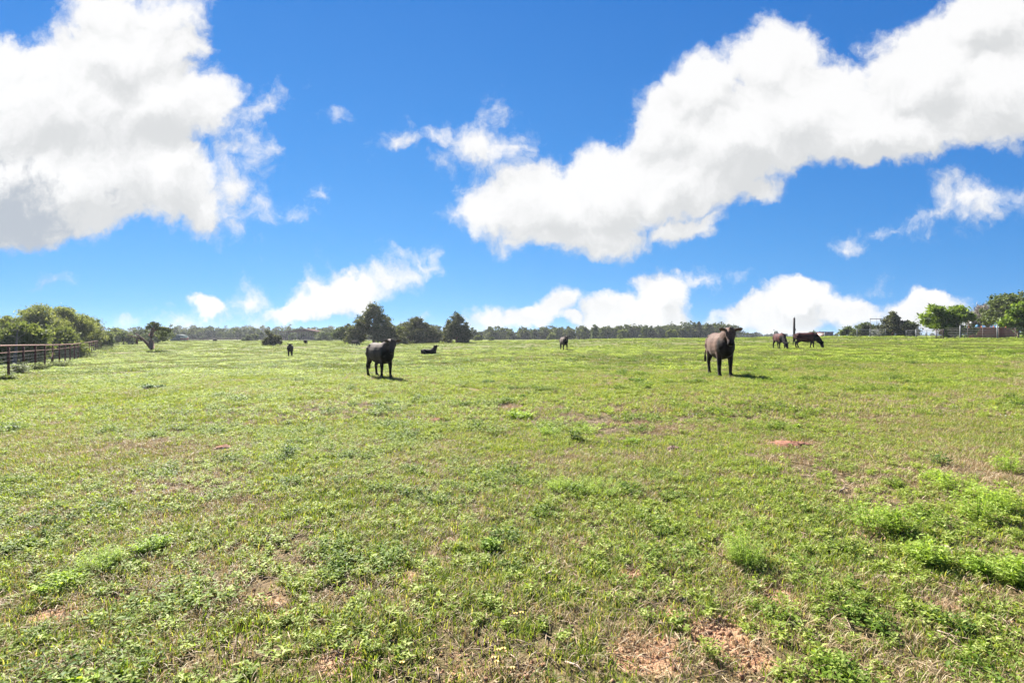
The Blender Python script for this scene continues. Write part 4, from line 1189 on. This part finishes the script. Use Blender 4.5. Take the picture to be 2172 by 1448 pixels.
def rot_z(a):
    c, s = math.cos(a), math.sin(a)
    return np.array([[c, -s, 0], [s, c, 0], [0, 0, 1.]])
def rot_y(a):          # positive tips +x downwards
    c, s = math.cos(a), math.sin(a)
    return np.array([[c, 0, s], [0, 1, 0], [-s, 0, c]])
def rot_x(a):
    c, s = math.cos(a), math.sin(a)
    return np.array([[1, 0, 0], [0, c, -s], [0, s, c]])

def cow(name, label, u, v, heading, hide, scale=1.0, head=(1.02, 0, 1.40), yaw=0.0, pitch=.9, roll=0.0, legs=(0, 0, 0, 0), lying=False, tail='hang',
        group='cattle in the pasture', ears=.1, detail=.022, udder=False, loc=None, hump=0.0):
    """heading: degrees, direction the chest points (0 = to the right, -90 = to the camera). head: poll point; yaw/pitch of the face in body space"""
    p = loc if loc is not None else ground_at(u, v)
    root = empty(name, p, R(heading)); root.scale = (scale,) * 3
    tag(root, label, 'cow', group)
    b = MB()
    dz = -.60 if lying else 0.0
    hp = np.array(head, float)
    # trunk: deep chest, full barrel, flank tucked up, hook bones
    st = [(-.86, 1.12, .06, .06), (-.83, 1.10, .19, .15), (-.74, 1.06, .275, .225), (-.58, 1.02, .335, .275), (-.38, .985, .355, .30), (-.12, .93, .405, .335),
          (.12, .92, .415, .345), (.34, .93, .405, .31), (.52, .95, .395, .295), (.68, .98, .36, .245), (.80, 1.03, .25, .16), (.87, 1.05, .12, .08)]
    if lying: st = [(x, z - .02, h * .92, w * 1.08) for x, z, h, w in st]
    b.tube([(x, 0, z + dz) for x, z, h, w in st], [(w, h) for x, z, h, w in st], 20)
    # back line: hooks, pins, withers
    for sy in (-1, 1):
        b.tube([(-.62, sy * .10, 1.21 + dz), (-.48, sy * .19, 1.215 + dz), (-.34, sy * .14, 1.20 + dz)], [.05, .070, .05], 10)
        b.tube([(-.88, sy * .09, 1.16 + dz), (-.76, sy * .12, 1.19 + dz)], [.045, .06], 8)
        b.tube([(.62, sy * .14, 1.12 + dz), (.44, sy * .19, 1.02 + dz), (.40, sy * .21, .80 + dz)], [(.09, .13), (.10, .16), (.09, .12)], 12)
        b.tube([(-.66, sy * .15, 1.08 + dz), (-.60, sy * .20, .92 + dz), (-.50, sy * .19, .76 + dz)], [(.11, .20), (.12, .21), (.09, .14)], 12)
    b.tube([(.62, 0, 1.30 + dz), (.46, 0, 1.325 + dz + hump), (.26, 0, 1.30 + dz)], [.05, .075 + hump * .3, .05], 10)
    # neck
    n0 = np.array([.58, 0, 1.10 + dz]); n3 = hp - np.array([.02, 0, .03])
    n1 = n0 + (n3 - n0) * .36 + [0, 0, .02]; n2 = n0 + (n3 - n0) * .72 + [0, 0, .03]
    b.tube([n0, n1, n2, n3], [(.20, .32), (.17, .28), (.145, .22), (.12, .16)], 16)
    # brisket and dewlap
    if not lying:
        b.tube([(.50, 0, .70), (.70, 0, .78), (.82, 0, .90), tuple(n1 - [0, 0, .17])], [(.12, .13), (.10, .12), (.06, .11), (.035, .08)], 10)
    # head, face pointing along (yaw, pitch)
    M = rot_z(yaw) @ rot_y(pitch) @ rot_x(roll)
    H_ = lambda x, y, z: hp + M @ np.array([x, y, z], float) * 1.1
    HS = 1.12
    hs = [(-.09, .0, .055, .06), (-.03, .0, .105, .115), (.05, -.01, .128, .13), (.12, -.015, .124, .125), (.20, -.02, .100, .11), (.28, -.02, .082, .095), (.35, -.02, .082, .088), (.40, -.02, .078, .076), (.43, -.02, .042, .05)]
    upv = M @ np.array([0, 0, 1.])
    b.tube([H_(x, 0, z) for x, z, w, h in hs], [(w * HS, h * HS) for x, z, w, h in hs], 16, up=upv)
    b.tube([H_(.04, 0, -.09), H_(.16, 0, -.115), H_(.32, 0, -.09), H_(.38, 0, -.07)], [(.07, .05), (.065, .05), (.05, .035), (.045, .03)], 10, up=upv)     # jaw
    b.tube([H_(-.06, 0, .06), H_(-.02, 0, .125), H_(.05, 0, .11)], [.05, .06, .05], 10, up=upv)                                             # poll
    for sy in (-1, 1):          # ears: cupped leaves
        e0 = H_(-.02, sy * .09, .03); ed = M @ np.array([-.12, sy * 1.0, ears]); ed /= np.linalg.norm(ed)
        b.tube([e0, e0 + ed * .06, e0 + ed * .13, e0 + ed * .19, e0 + ed * .235], [(.04, .03), (.062, .028), (.085, .026), (.07, .022), (.015, .014)], 10, up=M @ np.array([1., 0, .2]))
    # legs
    if not lying:
        for k, (x0, sy) in enumerate([(.50, 1), (.50, -1), (-.62, 1), (-.62, -1)]):
            d = legs[k]; y = .165 * sy
            if k < 2:
                b.tube([(x0 - .04, y, .88), (x0 - .02 + d * .2, y * 1.0, .70), (x0 + d * .45, y, .56), (x0 + .015 + d * .7, y * .98, .41), (x0 + .01 + d * .75, y * .98, .34), (x0 + d * .95, y * .98, .16), (x0 + .015 + d, y, .09), (x0 + .045 + d, y, .0)],
                       [(.10, .16), (.09, .13), (.072, .09), (.066, .072), (.052, .056), (.047, .050), (.056, .060), (.060, .066)], 12, up=(1, 0, 0))
            else:
                b.tube([(x0 + .06, y, .95), (x0 + .12 + d * .2, y * 1.08, .76), (x0 + .07 + d * .4, y * 1.05, .62), (x0 - .07 + d * .7, y, .49), (x0 - .11 + d * .8, y, .42), (x0 - .08 + d * .9, y, .28), (x0 - .05 + d, y, .15), (x0 - .03 + d, y, .09), (x0 + .01 + d, y, .0)],
                       [(.11, .21), (.115, .19), (.09, .135), (.064, .082), (.056, .072), (.046, .054), (.046, .052), (.054, .060), (.060, .066)], 12, up=(1, 0, 0))
        if udder: b.tube([(-.42, 0, .72), (-.40, 0, .60), (-.38, 0, .55)], [(.13, .13), (.11, .12), (.05, .06)], 12)
    else:
        for sy in (-1, 1):
            b.tube([(.45, .20 * sy, .30), (.66, .25 * sy, .13), (.78, .22 * sy, .07), (.60, .20 * sy, .06), (.48, .22 * sy, .05)], [.12, .075, .055, .045, .05], 10)
            b.tube([(-.60, .22 * sy, .42), (-.35, .36 * sy, .22), (-.18, .40 * sy, .12), (-.42, .42 * sy, .08), (-.50, .42 * sy, .05)], [.20, .15, .08, .055, .05], 10)
    tz = 1.18 + dz
    tl = {'hang': [(-.84, 0, tz), (-.93, 0, tz - .06), (-.96, .0, tz - .3), (-.955, 0, tz - .55), (-.95, .01, tz - .78), (-.95, .01, tz - .92)],
          'up': [(-.80, 0, tz), (-.92, 0, tz + .12), (-.98, 0, tz + .30), (-1.02, 0, tz + .44), (-1.05, 0, tz + .50), (-1.06, 0, tz + .52)],
          'swing': [(-.84, 0, tz), (-.94, -.04, tz - .06), (-1.0, -.14, tz - .25), (-1.0, -.20, tz - .50), (-.98, -.20, tz - .70), (-.98, -.2, tz - .80)],
          'side': [(-.84, 0, tz), (-.92, .08, tz - .2), (-.86, .2, .1), (-.7, .32, .05), (-.6, .38, .05), (-.5, .4, .05)]}[tail]
    b.tube(tl, [.04, .03, .024, .026, .045, .02], 8, up=(0, 1, 0))
    raw = obj('raw', b.mesh('raw'))
    md = raw.modifiers.new('r', 'REMESH'); md.mode = 'VOXEL'; md.voxel_size = detail
    sm_ = raw.modifiers.new('s', 'SMOOTH'); sm_.factor = .5; sm_.iterations = 4
    dg = bpy.context.evaluated_depsgraph_get()
    me = bpy.data.meshes.new_from_object(raw.evaluated_get(dg))
    bpy.data.objects.remove(raw)
    me.name = 'body'; me.materials.clear(); me.materials.append(hide)
    me.polygons.foreach_set('use_smooth', np.ones(len(me.polygons), dtype=bool))
    me.update()
    obj('body', me, root)
    for sy in (-1, 1):
        th = np.linspace(-1.5, 1.5, 6); c = H_(.12, sy * .106, .035)
        e = MB(); e.tube([c + M @ np.array([.020 * math.sin(a), 0, 0]) for a in th], [.021 * math.cos(a) + .001 for a in th], 8, up=upv)
        e.build('eye', m_eye, root, True)
    e = MB(); th = np.linspace(-1.4, 1.4, 6)
    e.tube([H_(.412 + .03 * math.sin(a), 0, -.022) for a in th], [(.052 * math.cos(a) + .002, .045 * math.cos(a) + .002) for a in th], 10, up=upv)
    e.build('muzzle', m_muzz, root, True)
    if not lying:
        for k, (x0, sy) in enumerate([(.545, 1), (.545, -1), (-.61, 1), (-.61, -1)]):
            x = x0 + legs[k]; y = .165 * sy
            e = MB()
            for s2 in (-1, 1):
                e.tube([(x - .01, y + s2 * .025, .075), (x + .015, y + s2 * .028, .03), (x + .03, y + s2 * .03, -.005)], [(.030, .045), (.034, .055), (.036, .065)], 9, up=(1, 0, 0))
            e.build('hoof', m_hoof, root, True)
    return root

def cow_px(u, v, h):       # scale that makes a 1.33 m back h source pixels tall at this spot
    p = ground_at(u, v)
    print('COW', u, v, 'dist %.1f z %.2f scale %.2f' % (p.y, p.z, h * p.y / F / 1.33))
    return h * p.y / F / 1.33
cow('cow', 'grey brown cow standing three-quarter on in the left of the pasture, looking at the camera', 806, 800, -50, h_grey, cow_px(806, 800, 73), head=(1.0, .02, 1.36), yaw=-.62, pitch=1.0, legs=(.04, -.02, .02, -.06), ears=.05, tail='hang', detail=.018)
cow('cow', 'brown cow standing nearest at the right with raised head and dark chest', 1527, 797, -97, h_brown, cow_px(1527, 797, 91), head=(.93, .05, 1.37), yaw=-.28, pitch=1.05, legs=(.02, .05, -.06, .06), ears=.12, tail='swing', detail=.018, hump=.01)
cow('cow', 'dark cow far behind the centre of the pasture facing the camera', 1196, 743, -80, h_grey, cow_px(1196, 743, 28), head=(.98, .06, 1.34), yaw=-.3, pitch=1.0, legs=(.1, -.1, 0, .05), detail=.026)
cow('cow', 'small black cow facing the camera with ears out, left of the grey brown cow', 615.5, 756, -70, h_black, cow_px(615, 756, 25.5), head=(.96, .04, 1.32), yaw=.05, pitch=1.0, ears=.45, detail=.026)
lc = ground_at(909, 753)
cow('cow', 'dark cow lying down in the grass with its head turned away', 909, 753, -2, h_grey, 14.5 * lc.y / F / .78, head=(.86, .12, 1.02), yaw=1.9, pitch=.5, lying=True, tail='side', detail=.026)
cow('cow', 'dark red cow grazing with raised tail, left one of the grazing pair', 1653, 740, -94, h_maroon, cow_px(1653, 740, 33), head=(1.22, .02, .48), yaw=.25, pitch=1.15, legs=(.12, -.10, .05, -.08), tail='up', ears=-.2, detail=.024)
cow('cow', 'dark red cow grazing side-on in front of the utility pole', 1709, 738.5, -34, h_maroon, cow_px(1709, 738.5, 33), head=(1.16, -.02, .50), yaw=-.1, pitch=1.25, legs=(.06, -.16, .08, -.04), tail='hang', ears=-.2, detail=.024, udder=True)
cow('cow', 'tiny black cow seen end-on below the far barn', 648, 732, 95, h_black, cow_px(648, 732, 11.5), head=(1.1, 0, .9), yaw=0, pitch=1.0, detail=.035)
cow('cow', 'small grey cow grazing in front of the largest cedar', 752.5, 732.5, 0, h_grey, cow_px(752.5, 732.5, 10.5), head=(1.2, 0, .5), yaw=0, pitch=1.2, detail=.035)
cow('cow', 'distant black cow, a dark spot in the far left field', 455.5, 725, 60, h_black, cow_px(455.5, 725, 6), head=(1.1, 0, .7), yaw=0, pitch=1.1, detail=.04)

# ------------------------------------------------------------------ single plants and bits one can point at in the foreground
wl = [(1578, 1168, 84, 76, 'feathery round weed alone right of the bare red earth', 'feather'), (1848, 1098, 96, 62, 'left of two leafy weeds growing together at the right', 'leaf'), (1905, 1108, 74, 60, 'right one of two leafy weeds growing together, with pale spikes before it', 'leaf'),
      (1962, 1172, 84, 52, 'leafy weed with dark shadow below, before the pale stick', 'leaf'), (2075, 1075, 92, 70, 'bushy light green weed at the right with pale twigs at its foot', 'leaf'), (2118, 1060, 70, 56, 'leafy weed behind the bushy light green one', 'leaf'), (2025, 1030, 90, 40, 'low spreading weed farthest back in the right hand clump', 'leaf'),
      (2148, 1215, 60, 60, 'leafy weed cut by the right edge of the view', 'leaf'), (2070, 1200, 56, 38, 'small weed between two bigger leafy weeds at the right', 'leaf'), (1985, 1010, 60, 32, 'small weed left in the far row of right hand weeds', 'leaf'), (2140, 985, 60, 44, 'tall bright weed near the right edge, farther off', 'leaf'),
      (1270, 1030, 110, 34, 'bright green weed patch in the middle distance of the foreground', 'feather'), (1190, 1028, 60, 34, 'darker feathery weed left of the bright weed patch', 'feather'), (1100, 880, 60, 16, 'low pale weed mound in mid pasture', 'leaf'), (1240, 910, 70, 20, 'light weed mound right of the pasture middle', 'leaf'), (1165, 915, 50, 18, 'light weed mound left of the bigger one', 'leaf'),
      (1340, 935, 40, 14, 'small weed left of the dung pat', 'leaf'), (312, 821, 28, 11, 'dark green weed cluster in the left pasture', 'dark'), (338, 820, 22, 8, 'smaller dark weed right of the dark cluster', 'dark'), (1035, 810, 26, 7, 'low dark weed ahead of the grey brown cow', 'dark'), (1350, 806, 34, 7, 'low dark weeds left of the brown cow', 'dark'), (1108, 842, 10, 7, 'single dark tuft in mid pasture', 'dark'),
      (1690, 906, 12, 14, 'thin upright weed behind the red ant mound', 'leaf'), (1040, 1158, 40, 30, 'pale flowered weed in the middle foreground', 'leaf'), (180, 1440, 70, 24, 'broad leaved plant at the bottom left edge', 'broad'), (215, 1190, 80, 40, 'feathery dark weed at the left', 'feather'), (130, 1235, 90, 36, 'long leaved weed at the lower left', 'leaf'), (320, 1155, 70, 34, 'leafy weed with arching leaves at the left', 'leaf')]
m_weed2 = leaf_mat('fresh_weed_leaf', (.17, .27, .03), (.25, .35, .05), (.36, .45, .13), 2.2, .48, rough=.6, spec=.2)
m_weedd = leaf_mat('dark_weed_leaf', (.035, .09, .012), (.06, .13, .02), (.10, .18, .04), 2.2, .35, rough=.6, spec=.2)
for i, (u, v, wpx, hpx, lb, kd) in enumerate(wl):
    p = ground_at(u, v + hpx * .42)
    s_ = p.y / F * (1.15 if hpx > 38 else 1.0)
    t_ = empty('weed', p); tag(t_, lb, 'weed', 'leafy weeds standing out of the grass')
    w_, h_ = wpx * s_ * .5, hpx * s_ * .9
    if kd == 'feather':
        V, Fc = forb(70, w_, h_, .032, .0055, 20, 400 + i, .9, .0022)
    elif kd == 'broad':
        V, Fc = forb(5, w_ * .5, h_ * .6, .13, .05, 3, 400 + i, .4, .005)
    else:
        L0 = .042 if p.y < 9 else .09
        V, Fc = forb(52 if p.y < 9 else 40, w_, h_, L0, L0 * .30, 11, 400 + i, .8, .003)
    obj('leaf_mass', np_mesh('leaf_mass', V, Fc, m_weedd if kd == 'dark' else m_weed2), t_)
    b = MB(); r_ = np.random.default_rng(i)
    for k in range(5):
        a = r_.random() * 6.28; d = w_ * .4 * r_.random()
        b.tube([(0, 0, -.02), (d * math.cos(a) * .6, d * math.sin(a) * .6, h_ * .4), (d * math.cos(a), d * math.sin(a), h_ * .7)], [.003, .0022, .001], 5)
    b.build('stem', m_weedd, t_)

# dung pat, stone, mound of red earth, sticks, yellow flowers
m_dung = plain_mat('dried_dung', (.20, .12, .095), .85, scale=30, col2=(.07, .035, .028), bump=.8)
def lump(name, p, rx, ry, rz, mat, seed, label, cat, group=None):
    r = np.random.default_rng(seed)
    nu, nv = 18, 10
    V = []
    for j in range(nv + 1):
        ph = math.pi * .5 * j / nv
        for i in range(nu):
            a = 2 * math.pi * i / nu
            k = 1 + .26 * math.sin(a * 3 + seed) + .16 * math.sin(a * 5 + seed * 2) + .08 * r.normal() * (j > 0)
            V.append((rx * math.cos(a) * math.cos(ph) * k, ry * math.sin(a) * math.cos(ph) * k, rz * math.sin(ph) * (1 + .12 * r.normal()) - .008))
    Fc = [[j * nu + i, j * nu + (i + 1) % nu, (j + 1) * nu + (i + 1) % nu, (j + 1) * nu + i] for j in range(nv) for i in range(nu)]
    return tag(obj(name, np_mesh(name, V, np.array(Fc), mat, True), loc=p), label, cat, group)
lump('dung_pat', ground_at(1428, 955), .105, .085, .065, m_dung, 3, 'dark cracked dung pat lying in the grass right of the middle', 'dung')
lump('dung_pat', ground_at(1450, 1279), .045, .04, .035, plain_mat('dark_dung', (.06, .045, .04), .85, scale=30, bump=.5), 5, 'small dark dung lump beside the bare red earth', 'dung')
m_redsoil = plain_mat('red_soil', (.23, .095, .055), .95, scale=14, col2=(.11, .05, .03), bump=1.0)
lump('ant_mound', ground_at(1680, 946), .27, .17, .07, m_redsoil, 8, 'low mound of bright red soil at the right', 'mound', 'red soil mounds')
lump('ant_mound', ground_at(476, 952), .13, .11, .06, m_redsoil, 9, 'small heap of red soil at the left', 'mound', 'red soil mounds')
lump('ant_mound', ground_at(928, 893), .13, .11, .06, m_redsoil, 12, 'small heap of red soil left of the middle', 'mound', 'red soil mounds')
m_stick = plain_mat('weathered_stick', (.46, .36, .27), .8, scale=30, col2=(.26, .19, .14))
for i, (u0, v0, u1, v1, r0, lb) in enumerate([(2000, 1163, 2022, 1185, .012, 'short pale stick lying before the leafy weed at the right'), (1985, 1343, 2046, 1380, .004, 'thin pale stick in the grass at the lower right'), (1125, 1213, 1158, 1210, .006, 'short brown stick lying in the middle foreground'),
                                            (1152, 1226, 1180, 1220, .008, 'curled piece of bark beside the short brown stick'), (1200, 1412, 1240, 1440, .005, 'pale twig near the bottom edge'), (1082, 1395, 1100, 1430, .003, 'thin curved twig left of the pale twig'), (1838, 962, 1856, 984, .004, 'thin green-brown twig poking up at the right'), (1780, 1045, 1800, 1040, .008, 'dark stick with pale end behind the paired weeds')]):
    a = ground_at(u0, v0); c = ground_at(u1, v1)
    d = c - a
    b = MB(); up = .035
    b.tube([(0, 0, .02), (d.x * .5 + .01, d.y * .5, d.z * .5 + up), (d.x, d.y, d.z + .025)], [r0, r0 * .9, r0 * .5], 7)
    b.tube([(d.x * .45, d.y * .45, d.z * .45 + up), (d.x * .6 + .02, d.y * .6 + .025, d.z * .6 + up + .015)], [r0 * .5, r0 * .2], 5)
    tag(b.build('stick', m_stick, None, True, a), lb, 'stick', 'sticks lying in the grass')
m_petal = plain_mat('yellow_petal', (.70, .50, .08), .7, scale=40, col2=(.72, .58, .22)); m_disc = plain_mat('flower_disc', (.25, .12, .02), .8)
m_stalk = plain_mat('flower_stalk', (.10, .16, .03), .7)
fl = [(1047, 1419), (1058, 1412), (1068, 1418), (1053, 1428), (853, 1440), (914, 1440), (1087, 1442), (1093, 1330), (1106, 1336), (1140, 1050), (1092, 1040), (1385, 1040), (1396, 1040)]
fn = ['at the tip of the bottom middle group', 'highest in the bottom middle group', 'rightmost in the bottom middle group', 'lowest in the bottom middle group', 'alone at the bottom edge, leftmost of all', 'at the bottom edge right of the leftmost one', 'at the bottom edge right of the middle group', 'of a close pair above the bottom group, the left one', 'of a close pair above the bottom group, the right one',
      'of two far ones, the right one', 'of two far ones, the left one', 'of the far right pair, the left one', 'of the far right pair, the right one']
for i, (u, v) in enumerate(fl):
    p = ground_at(u, v + 12)
    t_ = empty('flower', p); tag(t_, 'small pale yellow flower ' + fn[i], 'flower', 'yellow flowers in the grass')
    h = .085 + .02 * (i % 3)
    b = MB(); b.tube([(0, 0, -.02), (.005, 0, h * .5), (0, -.005, h)], [.0016, .0014, .0012], 5); b.build('stalk', m_stalk, t_)
    P0, D = [], []
    for k in range(8):
        a = k * math.pi / 4 + i
        P0.append((.003 * math.cos(a), -.005 + .003 * math.sin(a), h)); D.append((math.cos(a), math.sin(a) , .35 - .3 * math.sin(a)))
    V, Fc = leaves(np.array(P0), np.array(D), .012, .007, .0, i)
    obj('petals', np_mesh('petals', V, Fc, m_petal), t_)
    b = MB(); b.tube([(0, -.005, h - .002), (0, -.005, h + .005)], [.005, .003], 8); b.build('disc', m_disc, t_)

# ------------------------------------------------------------------ haze
hz, t, out = new_mat('haze_air')
pv = t.new('ShaderNodeVolumePrincipled')
pv.inputs['Color'].default_value = (.86, .92, 1.0, 1)
pv.inputs['Density'].default_value = .0002
pv.inputs['Anisotropy'].default_value = .3
t.l.new(pv.outputs[0], out.inputs['Volume'])
b = MB(); b.box((0, 0, 6.0), (3200, 3200, 17.0))
ho = b.build('haze', hz)
tag(ho, kind='stuff')
